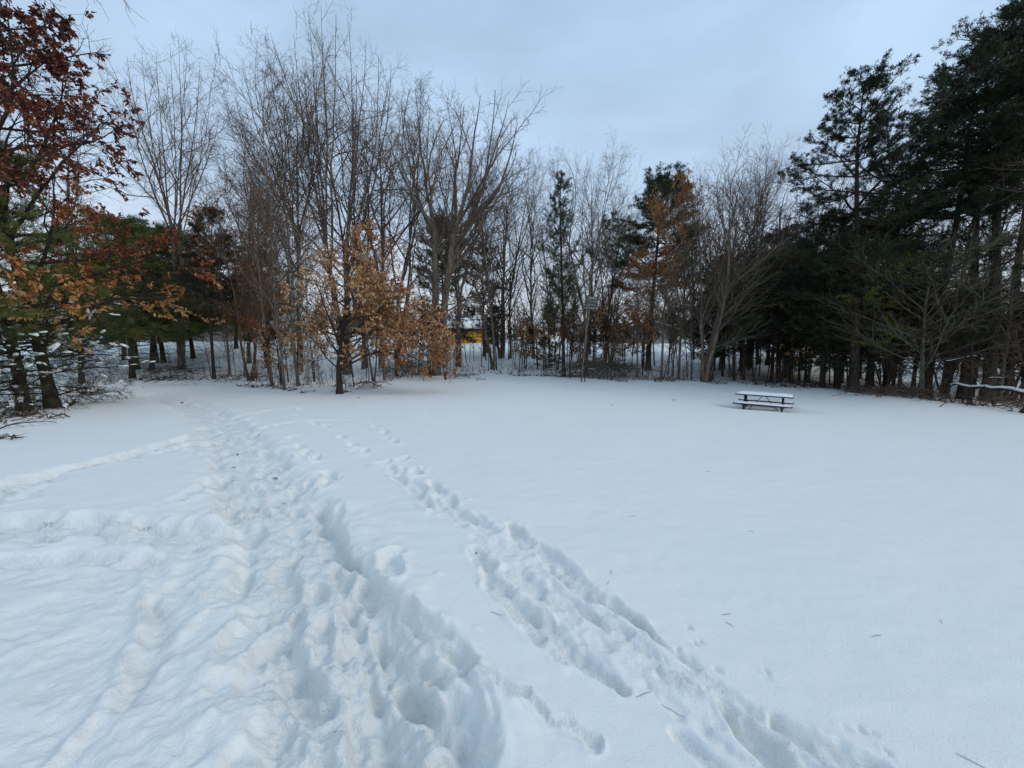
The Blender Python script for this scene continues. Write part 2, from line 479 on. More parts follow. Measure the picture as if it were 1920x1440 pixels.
for px, py, a in ((705, 800, .3), (720, 812, .2), (738, 828, .1), (640, 822, .5), (660, 835, .3), (680, 847, .2), (720, 868, .4), (752, 862, .2), (775, 885, .3),
                  (800, 945, .2), (563, 768, .6), (556, 778, .4), (590, 797, .4), (610, 801, .3), (560, 838, .1), (590, 860, .1), (620, 890, .2), (735, 1062, .1), (610, 905, .9), (545, 822, .2), (570, 850, .4)):
    p = at(px, py)
    print_at(p[0], p[1], math.atan2(p[1], p[0]) + RNG.normal() * .3, .19, .085, .08, .3)
    print_at(p[0] + RNG.normal() * .1, p[1] + RNG.normal() * .14, RNG.random() * 3, .12, .06, .05, .3)
# tracks sweeping in from the left, and the one crossing behind
groove([(-260, 955), (-80, 922), (60, 893), (200, 862), (300, 838), (400, 806)], [.14, .17, .15, .18], .075, edge=.4, rim=.22)
groove([(-240, 1020), (-60, 950), (40, 905), (160, 872), (290, 850), (400, 824)], [.16, .14, .14, .18], .08, edge=.4, rim=.22)
prints_along([(-100, 925), (60, 893), (200, 864), (400, 812)], 60, .14, seed=4, L=(.12, .22), depth=(.02, .06))
prints_along([(-100, 975), (0, 930), (60, 895)], 30, .2, seed=5, L=(.14, .25), depth=(.02, .07))
groove([(470, 812), (530, 796), (610, 790), (700, 796)], [.12, .09, .07, .07], .07, edge=.5, rim=.3)
groove([(450, 780), (540, 765), (640, 758), (735, 743)], [.1, .08, .06, .07], .06, edge=.5, rim=.3)
groove([(330, 750), (450, 748), (560, 746), (700, 748)], [.07, .05, .05, .05], .04, edge=.5, rim=.3)
# churned wedge on the left
groove([(-150, 990), (60, 985), (200, 985), (330, 995), (430, 1000)], [.28, .22, .2, .25], .08, edge=.35, rim=.2)
groove([(330, 940), (380, 915), (410, 890)], [.10, .09, .08], .07, edge=.5, rim=.2)
groove([(-100, 1060), (90, 1040), (230, 1045), (300, 1040)], [.12, .1, .08], .05, edge=.5, rim=.1)
prints_along([(-60, 990), (200, 985), (420, 1000)], 46, .2, seed=7, depth=(.02, .07))
prints_along([(-100, 1110), (100, 1120), (300, 1200), (430, 1400)], 34, .3, seed=9, L=(.2, .38), W=(.1, .17), depth=(.008, .024), jit=.8)
prints_along([(0, 1500), (200, 1380), (400, 1300)], 20, .35, seed=12, L=(.18, .35), W=(.09, .15), depth=(.008, .024), jit=1.2)
prints_along([(400, 960), (430, 1100), (470, 1300)], 24, .16, seed=10, L=(.14, .28), W=(.07, .12), depth=(.02, .05), jit=.5)
ridge([(274, 1060), (262, 1150), (232, 1240), (205, 1300), (150, 1370), (85, 1450)], [.03, .04, .045, .025], .045)
groove([(290, 1120), (275, 1220), (225, 1320)], [.05, .10, .04], .045, edge=.9, rim=0)
groove([(410, 900), (425, 960)], [.08, .1], .06, edge=.6)
# fine break-up and thrown lumps inside the trodden parts
HH += PLO + PHI * (1 + .6 * vnoise(XX * 14, YY * 14, 19))
PLO[:] = 0; PHI[:] = 0
mk = np.clip(MASK, 0, 1)
HH += mk * (0.017 * fbm(XX * 7.5 + WXw * 12, YY * 6.5, 21, 3) + .020 * (.5 - np.abs(vnoise(XX * 11 + WYw * 20, YY * 11, 24))) + .015 * (.5 - np.abs(vnoise(XX * 23 + WXw * 30, YY * 23, 23))) + .007 * vnoise(XX * 42, YY * 42, 25)).astype(np.float32)
wedge = sstep(-.6, -1.3, XX - .05 * YY) * sstep(4.6, 3.7, YY) * sstep(-9, -6, XX)
HH += (wedge * (.013 * fbm(XX * 1.2 + YY * .6, YY * 2.0, 31, 3) - .007 * np.abs(vnoise(XX * 3.2 + 3, YY * 5.5, 33)) + .004 * fbm(XX * 9 + YY * 4, YY * 14, 35, 3))).astype(np.float32)
for i in range(9000):
    j, k = RNG.integers(NY), RNG.integers(NX)
    if MASK[j, k] > .15 and YY[j, k] < 14:
        lump(XX[j, k] + RNG.normal() * .12, YY[j, k] + RNG.normal() * .12, RNG.uniform(.012, .042), RNG.uniform(.008, .026))
for px, py in ((1435, 1252), (1300, 1197), (1313, 1194), (1266, 1206), (1640, 1372), (1622, 1368), (1590, 1362), (1290, 1168), (1434, 1262), (1338, 1245), (1280, 1270), (1215, 1280), (1670, 1415)):
    p = at(px, py)
    print_at(p[0], p[1], RNG.random() * 3, RNG.uniform(.012, .03), RNG.uniform(.01, .02), .022, .5)
HH += PLO + PHI
# soften single cells
HH[1:-1, 1:-1] = (HH[1:-1, 1:-1] * 12 + HH[:-2, 1:-1] + HH[2:, 1:-1] + HH[1:-1, :-2] + HH[1:-1, 2:]) / 16

def relief(x, y):
    fx = np.clip((x - G0X) / CELL, 0, NX - 1.01); fy = np.clip((y - G0Y) / CELL, 0, NY - 1.01)
    i = fx.astype(int); j = fy.astype(int); a = fx - i; b = fy - j
    h = HH[j, i] * (1 - a) * (1 - b) + HH[j, i + 1] * a * (1 - b) + HH[j + 1, i] * (1 - a) * b + HH[j + 1, i + 1] * a * b
    inside = (x > G0X) & (x < G1X) & (y > G0Y) & (y < G1Y)
    return np.where(inside, h, 0)

# edge of the wood: polyline in plan; beyond it the floor is rough
EDGE_PX = [(-500, 830), (0, 790), (130, 765), (230, 712), (400, 716), (560, 735), (700, 728), (770, 702), (1000, 703), (1150, 712), (1300, 716), (1480, 722), (1650, 738), (1800, 758), (1920, 772), (2400, 850)]
EDGE = np.array([at(*p)[:2] for p in EDGE_PX])
_EA = np.arctan2(EDGE[:, 0], EDGE[:, 1]); _ER = np.hypot(EDGE[:, 0], EDGE[:, 1])
def edge_r(x, y):
    return np.interp(np.arctan2(x, y), _EA, _ER)
def ground(x, y):
    x = np.asarray(x, float); y = np.asarray(y, float)
    r = np.hypot(x, y)
    w = sstep(0, 1.6, r - edge_r(x, y) + .5 * vnoise(x * .8, y * .8, 41)) * (y > 2)
    h = macro(x, y) + .02 * vnoise(x * .5, y * .5, 40) + .008 * vnoise(x * 1.6, y * 1.6, 43) + .0035 * fbm(x * 3.2 + y, y * 7.5, 45, 3)
    h = h + w * (.05 * fbm(x * 1.3, y * 1.3, 42, 4) + .08 * vnoise(x * .4, y * .4, 44))
    # hollow scoured round the picnic table
    tx, ty = TABLE[0], TABLE[1]
    ca, sa = math.cos(TABLE_RZ), math.sin(TABLE_RZ)
    u = (x - tx) * ca + (y - ty) * sa; v = -(x - tx) * sa + (y - ty) * ca
    h = h - .12 * np.exp(-(u / 1.5) ** 4 - ((v + .1) / .75) ** 2)
    return h + relief(x, y)
TABLE = at(1431, 763)
TABLE_RZ = math.radians(-39)

def build_ground():
    th = np.r_[np.linspace(-math.pi, -1.22, 60)[:-1], np.linspace(-1.22, 1.1, 380), np.linspace(1.1, math.pi, 60)[1:-1]]
    r = [.45]
    while r[-1] < 7: r.append(r[-1] * 1.0062)
    while r[-1] < 26: r.append(r[-1] * 1.009)
    while r[-1] < 90: r.append(r[-1] * 1.012)
    while r[-1] < 1500: r.append(r[-1] * 1.12)
    r = np.array(r)
    T, Rr = np.meshgrid(th, r)
    x, y = Rr * np.sin(T), Rr * np.cos(T)
    z = ground(x, y)
    V = np.stack([x, y, z], -1).reshape(-1, 3)
    n, m = len(r), len(th)
    i = np.arange(n - 1)[:, None] * m; j = np.arange(m)[None, :]; j2 = (j + 1) % m
    Q = np.stack([i + j, i + j2, i + m + j2, i + m + j], -1).reshape(-1, 4)[:, ::-1]
    c = len(V)
    V = np.vstack([V, [[0, 0, float(ground(0., 0.))]]])
    T_ = np.stack([np.arange(m), np.full(m, c), (np.arange(m) + 1) % m], -1)[:, ::-1]
    me = mesh_np('snow_ground', V, Q, T_, M['snow'])
    fi = np.clip(((V[:, 0] - G0X) / CELL).astype(int), 0, NX - 1); fj = np.clip(((V[:, 1] - G0Y) / CELL).astype(int), 0, NY - 1)
    ins = (V[:, 0] > G0X) & (V[:, 0] < G1X) & (V[:, 1] > G0Y) & (V[:, 1] < G1Y)
    tr = np.where(ins, np.maximum(MASK[fj, fi], .35 * wedge[fj, fi]), 0)
    at_ = me.attributes.new('trod', 'FLOAT', 'POINT'); at_.data.foreach_set('value', tr.astype(np.float32))
    o = link('snow_ground', me, kind='structure')
build_ground()

def gpt(p):
    return np.array([p[0], p[1], float(ground(p[0], p[1]))])

# ------------------------------------------------------------------ growing trees
def grow(rng, P, R, n, t0, t1, ang, lenf, rk, nseg, up=.1, wander=.12, flat=0., rtip=.003, rmax=.75, asd=10, tpow=1.0, whorls=0):
    """n children per parent; lenf(t, L_parent) -> length"""
    N, S, _ = P.shape
    Lp = np.linalg.norm(np.diff(P, axis=1), axis=2).sum(1)
    idx = np.repeat(np.arange(N), n)
    k = np.tile(np.arange(n), N)
    tt = t0 + (t1 - t0) * ((k + rng.random(N * n)) / n) ** tpow
    if whorls:
        tt = t0 + (t1 - t0) * (np.round((tt - t0) / (t1 - t0) * whorls) / whorls) + rng.normal(0, .006, N * n)
        tt = np.clip(tt, t0 * .9, t1)
    f = np.clip(tt * (S - 1), 0, S - 1.001); i = f.astype(int); a = (f - i)[:, None]
    pos = P[idx, i] * (1 - a) + P[idx, i + 1] * a
    tan = norm(P[idx, i + 1] - P[idx, i])
    rad = R[idx, i] * (1 - a[:, 0]) + R[idx, i + 1] * a[:, 0]
    ref = np.where(np.abs(tan[:, 2:3]) > .9, np.array([1.0, 0, 0]), np.array([0, 0, 1.0]))
    U = norm(np.cross(tan, ref)); W = np.cross(tan, U)
    phi = k * 2.399 + rng.random(N)[idx] * 6.28 + rng.normal(0, .35, N * n)
    if flat > 0:
        s = np.where(k % 2 == 0, 0, math.pi)
        phi = np.where(rng.random(N * n) < flat, s + rng.normal(0, .3, N * n), phi)
    perp = U * np.cos(phi)[:, None] + W * np.sin(phi)[:, None]
    A = np.radians(rng.normal(ang(tt) if callable(ang) else ang, asd, N * n))[:, None]
    d = tan * np.cos(A) + perp * np.sin(A)
    L = lenf(tt, Lp[idx]) * rng.uniform(.65, 1.2, N * n)
    r0 = np.minimum(rad * rmax, rk * L + rtip)
    pts = np.empty((N * n, nseg + 1, 3)); pts[:, 0] = pos
    upv = np.array([0, 0, 1.0])
    u_ = up(tt)[:, None] if callable(up) else up
    for s in range(nseg):
        d = norm(d + u_ * upv + rng.normal(0, wander, d.shape))
        pts[:, s + 1] = pts[:, s] + d * (L / nseg)[:, None]
    q = np.linspace(0, 1, nseg + 1)[None]
    rr = r0[:, None] * (1 - q) ** .9 + rtip * q
    return pts, rr

def stem(rng, base, H, r0, lean=(0, 0), nseg=14, wander=.03, top=.012, pow_=.85):
    d = norm(np.array([lean[0], lean[1], 1.0])); p = np.array(base, float); pts = [p]
    for s in range(nseg):
        d = norm(d + rng.normal(0, wander, 3) + np.array([0, 0, .03]))
        p = p + d * H / nseg; pts.append(p)
    q = np.linspace(0, 1, nseg + 1)
    rr = r0 * (1 - q) ** pow_ + top
    rr[0] *= 1.35
    return np.array(pts)[None], rr[None]

def cat(a, b):
    return np.concatenate([a[0], b[0]]), np.concatenate([a[1], b[1]])

def tube_mesh(name, lv, m):
    """lv list of (P,R,k)"""
    Vs, Qs, n = [], [], 0
    for P, R, k in lv:
        V, Q = tubes(P, R, k)
        Vs.append(V); Qs.append(Q + n); n += len(V)
    return mesh_np(name, np.concatenate(Vs), np.concatenate(Qs), None, m)

def leaf_blades(rng, P, n, size, tmin=.25, hang=.6, tintf=None, keep=None, shape='oak'):
    """n leaves spread on twigs P; each leaf four triangles"""
    N, S, _ = P.shape
    idx = rng.integers(N, size=n); t = rng.uniform(tmin, 1, n)
    f = np.clip(t * (S - 1), 0, S - 1.001); i = f.astype(int); a = (f - i)[:, None]
    pos = P[idx, i] * (1 - a) + P[idx, i + 1] * a
    tan = norm(P[idx, i + 1] - P[idx, i])
    if keep is not None:
        m = keep(pos); pos, tan = pos[m], tan[m]
    n = len(pos)
    d = norm(tan * .5 + rng.normal(0, .5, (n, 3)) + np.array([0, 0, -hang]))
    side = norm(np.cross(d, rng.normal(0, 1, (n, 3)))); up = np.cross(side, d)
    L = rng.uniform(.7, 1.25, n)[:, None] * size; Wd = L * .25
    c = rng.uniform(-.35, .35, n)[:, None]
    p0 = pos
    p1 = pos + d * L * .45 + side * Wd + up * L * .15
    p2 = pos + d * L * .45 - side * Wd + up * L * .15
    p3 = pos + d * L * (1) + up * L * c
    pm = pos + d * L * .62
    V = np.stack([p0, p1, pm, p2, p3], 1).reshape(-1, 3)
    b = np.arange(n)[:, None] * 5
    T = np.concatenate([b + np.array([[0, 1, 2]]), b + np.array([[0, 2, 3]]), b + np.array([[1, 4, 2]]), b + np.array([[2, 4, 3]])], 1).reshape(-1, 3)
    tint = rng.random(n) if tintf is None else tintf(pos, rng)
    return V, T, np.repeat(np.clip(tint, 0, 1), 4), pos

def needle_tufts(rng, P, n, size, width, blades=8, tmin=.2, lift=.25, keep=None, bias=0.):
    N, S, _ = P.shape
    L_ = np.linalg.norm(np.diff(P, axis=1), axis=2).sum(1)
    idx = rng.choice(N, size=n, p=L_ / L_.sum()); t = rng.uniform(tmin, 1.02, n)
    f = np.clip(t * (S - 1), 0, S - 1.001); i = f.astype(int); a = (f - i)[:, None]
    pos = P[idx, i] * (1 - a) + P[idx, i + 1] * a
    tan = norm(P[idx, i + 1] - P[idx, i])
    tint = np.clip(rng.normal(.45 + bias, .2, n), 0, 1)
    pos = np.repeat(pos, blades, 0); tan = np.repeat(tan, blades, 0)
    m = len(pos)
    d = norm(tan * .7 + rng.normal(0, .55, (m, 3)) + np.array([0, 0, lift]))
    side = norm(np.cross(d, rng.normal(0, 1, (m, 3))))
    L = rng.uniform(.7, 1.2, m)[:, None] * size
    V = np.stack([pos - side * width * .1, pos + d * L + side * width * .75, pos + d * L * .93 - side * width * .75], 1).reshape(-1, 3)
    Q = np.arange(m * 3).reshape(-1, 3)
    tt = np.repeat(tint, blades) + rng.normal(0, .1, m)
    return V, Q, np.clip(tt, 0, 1)

PROTO = {}
TOPS = {}
def bare(name, seed, H, r0, stems=1, lean=.0, t0=.3, n1=20, ang1=42, l1=.42, up1=.09, n2=9, n3=6, n4=4, w=.1, bark='bark_grey', tw='twig',
         shape=None, ang2=42, ang3=45, leaves=None, stem_w=.03, rk=.014, rt=.0035, l2=.45, l3=.42, up2=.05, l4=.45, sides=9, spread=.12):
    rng = np.random.default_rng(seed)
    if stems == 1:
        P0, R0 = stem(rng, (0, 0, -.15), H, r0, (lean, 0), wander=stem_w)
    else:
        P0 = R0 = None
        for s in range(stems):
            a = s * 6.283 / stems + rng.random()
            k = rng.uniform(.6, 1.3) * spread
            A = stem(rng, (.09 * math.cos(a) * r0 * 8, .09 * math.sin(a) * r0 * 8, -.15), H * rng.uniform(.8, 1.0), r0 * rng.uniform(.6, 1), (k * math.cos(a) + lean, k * math.sin(a)), wander=stem_w * 1.5)
            P0, R0 = (A if P0 is None else (np.concatenate([P0, A[0]]), np.concatenate([R0, A[1]])))
    sh = shape or (lambda t: np.interp(t, [0, .35, .6, 1], [.7, 1, .95, .4]))
    P1, R1 = grow(rng, P0, R0, n1, t0, .98, ang1, lambda t, L: L * l1 * sh((t - t0) / (1 - t0)), rk, 9, up=up1, wander=w, rtip=.006)
    P2, R2 = grow(rng, P1, R1, n2, .15, .97, ang2, lambda t, L: L * l2 * (1.1 - .35 * t), rk * .8, 6, up=up2, wander=w * 1.2, rtip=.0045)
    P3, R3 = grow(rng, P2, R2, n3, .15, .97, ang3, lambda t, L: L * l3 * (1.15 - .6 * t) + .12, rk * .7, 3, up=up2, wander=w * 1.5, rtip=rt)
    crown = [(P2, R2, 4), (P3, R3, 3)]
    tips = P3
    if n4:
        P4, R4 = grow(rng, P3, R3, n4, .15, .97, 40, lambda t, L: L * l4 * (1.1 - .5 * t) + .08, .012, 2, up=up2, wander=w * 1.3, rtip=rt * .85)
        crown.append((P4, R4, 3)); tips = P4
    parts = [('trunk', tube_mesh('trunk', [(P0, R0, sides), (P1, R1, 5)], M[bark]), None),
             ('crown', tube_mesh('crown', crown, M[tw]), None)]
    if leaves:
        V, T, ti, pos = leaf_blades(rng, tips, leaves['n'], leaves['size'], hang=leaves.get('hang', .6), tintf=leaves.get('tint'), keep=leaves.get('keep'))
        parts.append(('leaves', mesh_np('leaves', V, None, T, M[leaves['mat']], False, ti), 'stuff'))
    PROTO[name] = (H, parts)
    return P0, P1, P2, tips

def pine(name, seed, H, r0, t0=.25, n1=60, lmax=.26, prof=None, n2=9, nt=6000, size=.13, width=.012, blades=7, mat_='needles_dark', bark='bark_dark',
         dead=0, lean=0., ang=None, up1=.05, lift=.3, wander=.08, bias=0., asd=8, tpow=1.0, l2=.42, droop=None, whorls=0):
    rng = np.random.default_rng(seed)
    P0, R0 = stem(rng, (0, 0, -.15), H, r0, (lean, 0), wander=.02, top=.012)
    pf = prof or (lambda t: np.interp(t, [0, .15, .45, .8, 1], [.75, 1, .85, .5, .12]))
    an = ang or (lambda t: np.interp(t, [0, .5, 1], [92, 80, 45]))
    irregular = lambda t: 1 + .45 * np.sin(t * 43 + seed) * np.sin(t * 91 + 2 * seed)
    P1, R1 = grow(rng, P0, R0, n1, t0, .985, lambda t: an((t - t0) / (1 - t0)), lambda t, L: L * lmax * pf((t - t0) / (1 - t0)) * irregular(t), .011, 8, up=up1, wander=wander, rtip=.006, asd=asd, tpow=tpow, whorls=whorls)
    P2, R2 = grow(rng, P1, R1, n2, .3, .97, 50, lambda t, L: L * l2 * (1.3 - .9 * t) + .1, .008, 4, up=.07, wander=.1, flat=.8, rtip=.004)
    P3, R3 = grow(rng, P2, R2, 4, .2, .95, 42, lambda t, L: L * .42 + .06, .008, 2, up=.1, wander=.1, flat=.6, rtip=.003)
    lv = [(P0, R0, 9), (P1, R1, 5)]
    if dead:
        D1, DR1 = grow(rng, P0, R0, dead, max(.04, t0 * .25), t0 + .12, 88, lambda t, L: L * .10 + .3, .008, 5, up=droop or -.0, wander=.1, rtip=.004)
        D2, DR2 = grow(rng, D1, DR1, 5, .2, .95, 45, lambda t, L: L * .4, .008, 3, up=0, wander=.15, rtip=.003, flat=.6)
        lv += [(D1, DR1, 4), (D2, DR2, 3)]
    tips = np.concatenate([P3, P2[:, ::2]]) if P2.shape[1] == 5 and P3.shape[1] == 3 else P3
    V, Q, ti = needle_tufts(rng, tips, nt, size, width, blades, lift=lift, bias=bias)
    parts = [('trunk', tube_mesh('trunk', lv, M[bark]), None),
             ('branches', tube_mesh('branches', [(P2, R2, 3), (P3, R3, 3)], M['twig_dark']), None),
             ('needles', mesh_np('needles', V, None, Q, M[mat_], False, ti), 'stuff')]
    PROTO[name] = (H, parts)
    return P0, P1, P2, P3

def spawn(proto, base, H, label, name='bare_tree', cat_='tree', group=None, rz=None, sx=1.0, tilt=(0, 0)):
    H0, parts = PROTO[proto]
    if proto not in TOPS:
        zs = []
        for _, me, _k in parts:
            c_ = np.empty(len(me.vertices) * 3, np.float32); me.vertices.foreach_get('co', c_); zs.append(np.percentile(c_[2::3], 99.95))
        TOPS[proto] = float(max(zs))
    H0 = TOPS[proto]
    k = H / H0
    e_ = bpy.data.objects.new(name, None)
    e_.empty_display_size = .3
    COL.objects.link(e_)
    e_.location = gpt(base) if len(base) == 2 else base
    e_.rotation_euler = (tilt[0], tilt[1], RNG.random() * 6.28 if rz is None else rz)
    e_.scale = (k * sx, k * sx, k)
    tag(e_, label, cat_, group)
    for pn, me, kd in parts:
        o = link(pn, me, e_)
        if kd: o['kind'] = kd
    return e_

# --- prototypes
bare('tall_a', 101, 22, .21, t0=.22, n1=24, ang1=30, l1=.42, up1=.05, n2=8, n3=6, n4=3, w=.07, bark='bark_grey')
bare('tall_b', 102, 20, .18, stems=2, t0=.25, n1=14, ang1=34, l1=.42, up1=.06, n2=8, n3=6, n4=3, w=.09)
bare('vase', 103, 14, .13, stems=4, t0=.22, n1=9, ang1=30, l1=.42, up1=.05, n2=7, n3=5, n4=3, w=.08, spread=.13)
bare('fan', 121, 20, .17, t0=.18, n1=15, ang1=30, l1=.58, up1=.07, n2=12, n3=7, n4=3, w=.10, shape=lambda t: np.interp(t, [0, .4, .7, 1], [1.0, .85, .6, .3]), l2=.29, l3=.46, up2=.05, ang2=40, rk=.0098, stem_w=.05)
bare('fan_b', 122, 20, .19, stems=2, t0=.24, n1=9, ang1=36, l1=.52, up1=.085, n2=11, n3=7, n4=3, w=.13, shape=lambda t: np.interp(t, [0, .4, .7, 1], [1.0, .85, .6, .28]), l2=.34, l3=.46, up2=.05, ang2=42, rk=.011, stem_w=.05, spread=.07)
bare('thin', 105, 12, .075, t0=.3, n1=18, ang1=32, l1=.32, up1=.06, n2=6, n3=4, n4=2, w=.08)
bare('birch', 106, 13, .06, stems=2, t0=.35, n1=16, ang1=34, l1=.28, up1=.03, n2=6, n3=4, n4=2, w=.08, bark='bark_birch', spread=.06)
bare('mossy', 107, 9, .085, t0=.3, n1=14, ang1=36, l1=.35, n2=6, n3=4, n4=2, bark='bark_moss')
bare('sapling', 108, 5, .03, t0=.25, n1=11, ang1=38, l1=.3, n2=4, n3=3, n4=0, w=.1, bark='bark_dark', tw='twig_dark', sides=5)
bare('sapling_b', 109, 4, .024, t0=.2, n1=9, ang1=45, l1=.36, n2=5, n3=3, n4=0, w=.14, bark='bark_grey', sides=5)
bare('whip', 110, 3.2, .016, t0=.35, n1=6, ang1=30, l1=.3, n2=3, n3=0 or 1, n4=0, w=.08, bark='bark_dark', tw='twig_dark', sides=5)
clump = lambda sc, th, sd: (lambda pos: (vnoise(pos[:, 0] * sc + pos[:, 2] * sc * .6, pos[:, 1] * sc - pos[:, 2] * sc * .9, sd) + .35 * vnoise(pos[:, 0] * sc * 3, pos[:, 2] * sc * 3, sd + 1)) > th)
bare('oak_rust', 111, 11, .12, stems=1, t0=.25, n1=18, ang1=48, l1=.42, up1=.03, n2=8, n3=6, n4=3, w=.13,
     leaves=dict(n=15000, size=.13, mat='leaf_rust', keep=clump(.7, -.05, 3)))
bare('oak_sparse', 112, 12, .11, stems=2, t0=.3, n1=14, ang1=42, l1=.42, up1=.05, n2=8, n3=6, n4=3, w=.12,
     leaves=dict(n=3200, size=.11, mat='leaf_rust', keep=clump(.6, .25, 5), tint=lambda p, r: r.random(len(p)) * .6), bark='bark_brown')
bare('oak_shrub', 113, 3.5, .035, stems=2, t0=.3, n1=9, ang1=55, l1=.5, up1=.03, n2=6, n3=5, n4=2, w=.13, bark='bark_dark', tw='twig_dark',
     leaves=dict(n=3000, size=.12, mat='leaf_tan', keep=clump(1.2, -.2, 7), tint=lambda p, r: .22 + r.random(len(p)) * .7))
bare('arching', 114, 7, .075, stems=1, lean=.02, t0=.16, n1=32, ang1=58, l1=.66, up1=.02, n2=11, n3=5, n4=3, w=.06, bark='bark_moss', tw='twig_olive', spread=.05, ang2=28, ang3=30, l2=.42, sides=8, rk=.0062, rt=.003)
bare('arching_red', 115, 5, .05, stems=4, t0=.15, n1=9, ang1=48, l1=.62, up1=.02, n2=8, n3=5, n4=2, w=.07, bark='bark_brown', tw='twig_red', spread=.25, ang2=30, ang3=32, l2=.42, rk=.006, rt=.003)

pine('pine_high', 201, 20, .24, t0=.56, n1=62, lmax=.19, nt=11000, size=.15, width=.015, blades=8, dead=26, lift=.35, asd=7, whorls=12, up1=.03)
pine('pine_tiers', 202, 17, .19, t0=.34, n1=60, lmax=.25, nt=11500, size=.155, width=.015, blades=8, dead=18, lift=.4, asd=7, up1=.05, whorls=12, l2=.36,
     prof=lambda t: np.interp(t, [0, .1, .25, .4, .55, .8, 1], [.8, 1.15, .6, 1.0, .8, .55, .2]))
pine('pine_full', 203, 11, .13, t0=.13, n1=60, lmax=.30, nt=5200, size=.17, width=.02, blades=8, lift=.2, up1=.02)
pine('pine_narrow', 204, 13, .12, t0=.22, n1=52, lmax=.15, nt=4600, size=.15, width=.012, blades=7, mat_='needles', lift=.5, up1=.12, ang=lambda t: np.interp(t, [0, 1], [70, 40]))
pine('pine_olive', 205, 10, .12, t0=.2, n1=44, lmax=.34, nt=8000, size=.15, width=.012, blades=8, mat_='needles_olive', lift=.1, up1=.0, dead=16)
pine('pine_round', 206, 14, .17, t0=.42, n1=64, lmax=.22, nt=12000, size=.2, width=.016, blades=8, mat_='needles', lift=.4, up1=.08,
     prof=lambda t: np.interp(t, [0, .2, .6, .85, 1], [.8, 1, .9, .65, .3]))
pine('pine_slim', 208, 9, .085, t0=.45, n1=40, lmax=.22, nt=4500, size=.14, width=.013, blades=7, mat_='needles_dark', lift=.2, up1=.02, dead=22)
pine('pine_small', 207, 2.4, .025, t0=.08, n1=24, lmax=.35, n2=6, nt=900, size=.11, width=.012, blades=7, mat_='needles', lift=.2)

# ------------------------------------------------------------------ large far structure: houses, fence, far wood
def house(name, base, w, d, h, rh, rz, wall, label, windows=(), gable_end='x', eave=.35, category='house'):
    """ridge along local x; windows: (x, z, w, h) on the front face (-y), or ('e', y, z, w, h) on the +x or -x gable"""
    e_ = bpy.data.objects.new(name, None); COL.objects.link(e_)
    e_.location = base; e_.rotation_euler = (0, 0, rz)
    tag(e_, label, category)
    m = MB()
    x, y = w / 2, d / 2
    V = [(-x, -y, -1.2), (x, -y, -1.2), (x, y, -1.2), (-x, y, -1.2), (-x, -y, h), (x, -y, h), (x, y, h), (-x, y, h), (-x, 0, h + rh), (x, 0, h + rh)]
    m.add(V, [(0, 1, 5, 4), (2, 3, 7, 6), (1, 2, 6, 5), (3, 0, 4, 7), (4, 5, 9, 8), (6, 7, 8, 9)], [(5, 6, 9), (7, 4, 8)])
    m.build('wall', M[wall], e_)
    th = .14
    sl_ = rh / y
    for nm, mt, lo, hi, inset in (('roof', 'roof_dark', .01, .12, 0), ('roof_snow', 'snow_cap', .125, .34, .06)):
        r = MB()
        for s in (-1, 1):
            ye = (y + eave - inset) * s; ze = h - sl_ * (eave - inset)
            X = x + eave - inset
            pts = []
            for xx in (-X, X):
                pts += [(xx, ye, ze + lo), (xx, ye, ze + hi), (xx, 0, h + rh + hi), (xx, 0, h + rh + lo)]
            r.add(pts, [(0, 1, 2, 3), (7, 6, 5, 4), (1, 5, 6, 2), (0, 4, 5, 1), (3, 2, 6, 7), (4, 0, 3, 7)])
        r.build(nm, M[mt], e_)
    for wi in windows:
        g, f = MB(), MB()
        if wi[0] == 'e':
            _, sx_, yy, zz, ww, hh = wi
            X = sx_ * (x + .03)
            g.box((X, yy, zz), (.06, ww, hh))
            f.box((X + sx_ * .02, yy, zz + hh / 2 + .05), (.10, ww + .22, .10)); f.box((X + sx_ * .02, yy, zz - hh / 2 - .05), (.10, ww + .22, .10))
            for s in (-1, 1): f.box((X + sx_ * .02, yy + s * (ww / 2 + .05), zz), (.09, .10, hh - .004))
            f.box((X + sx_ * .025, yy, zz), (.08, .05, hh - .01))
        else:
            xx, zz, ww, hh = wi
            g.box((xx, -y - .03, zz), (ww, .06, hh))
            f.box((xx, -y - .05, zz + hh / 2 + .05), (ww + .22, .10, .10)); f.box((xx, -y - .05, zz - hh / 2 - .05), (ww + .22, .10, .10))
            for s in (-1, 1): f.box((xx + s * (ww / 2 + .05), -y - .05, zz), (.10, .09, hh - .004))
            f.box((xx, -y - .055, zz), (.05, .08, hh - .01))
        go = g.build('window', M['glass'], e_)
        f.build('frame', M['trim'], go)
    return e_

def base_at(px, Y, dz=0.0):
    p = at_depth(px, Y); p[2] += dz; return p
house('ranch_house', base_at(400, 44), 17, 8, 2.9, 2.3, math.radians(-6), 'grey_wall', 'long grey house with snow-covered roof behind the left-hand pines',
      windows=[(5.2, 1.9, .9, 1.1), (1.0, 1.9, 1.6, 1.1), (-3.6, 1.9, 1.2, 1.1)])
house('ochre_barn', base_at(872, 51), 5.6, 4.5, 1.75, 1.25, math.radians(3), 'yellow_wall', 'ochre-yellow board shed with snowy roof beyond the saplings',
      windows=[(-.9, 1.05, .5, .6)], category='shed')
house('taupe_house', base_at(1208, 50), 4.8, 7.5, 1.35, 1.3, math.radians(80), 'taupe_wall', 'low taupe gabled house seen past the leaning dark pine trunks',
      windows=[('e', -1, 1.2, .9, .8, .7), ('e', -1, -1.4, .9, .7, .7), (-1.5, .9, .7, .7)])
house('red_roofed_shed', base_at(1092, 58), 3.6, 3, 1.0, .7, math.radians(10), 'roof_dark', 'small dark shed behind the trees near the slatted box', category='shed')
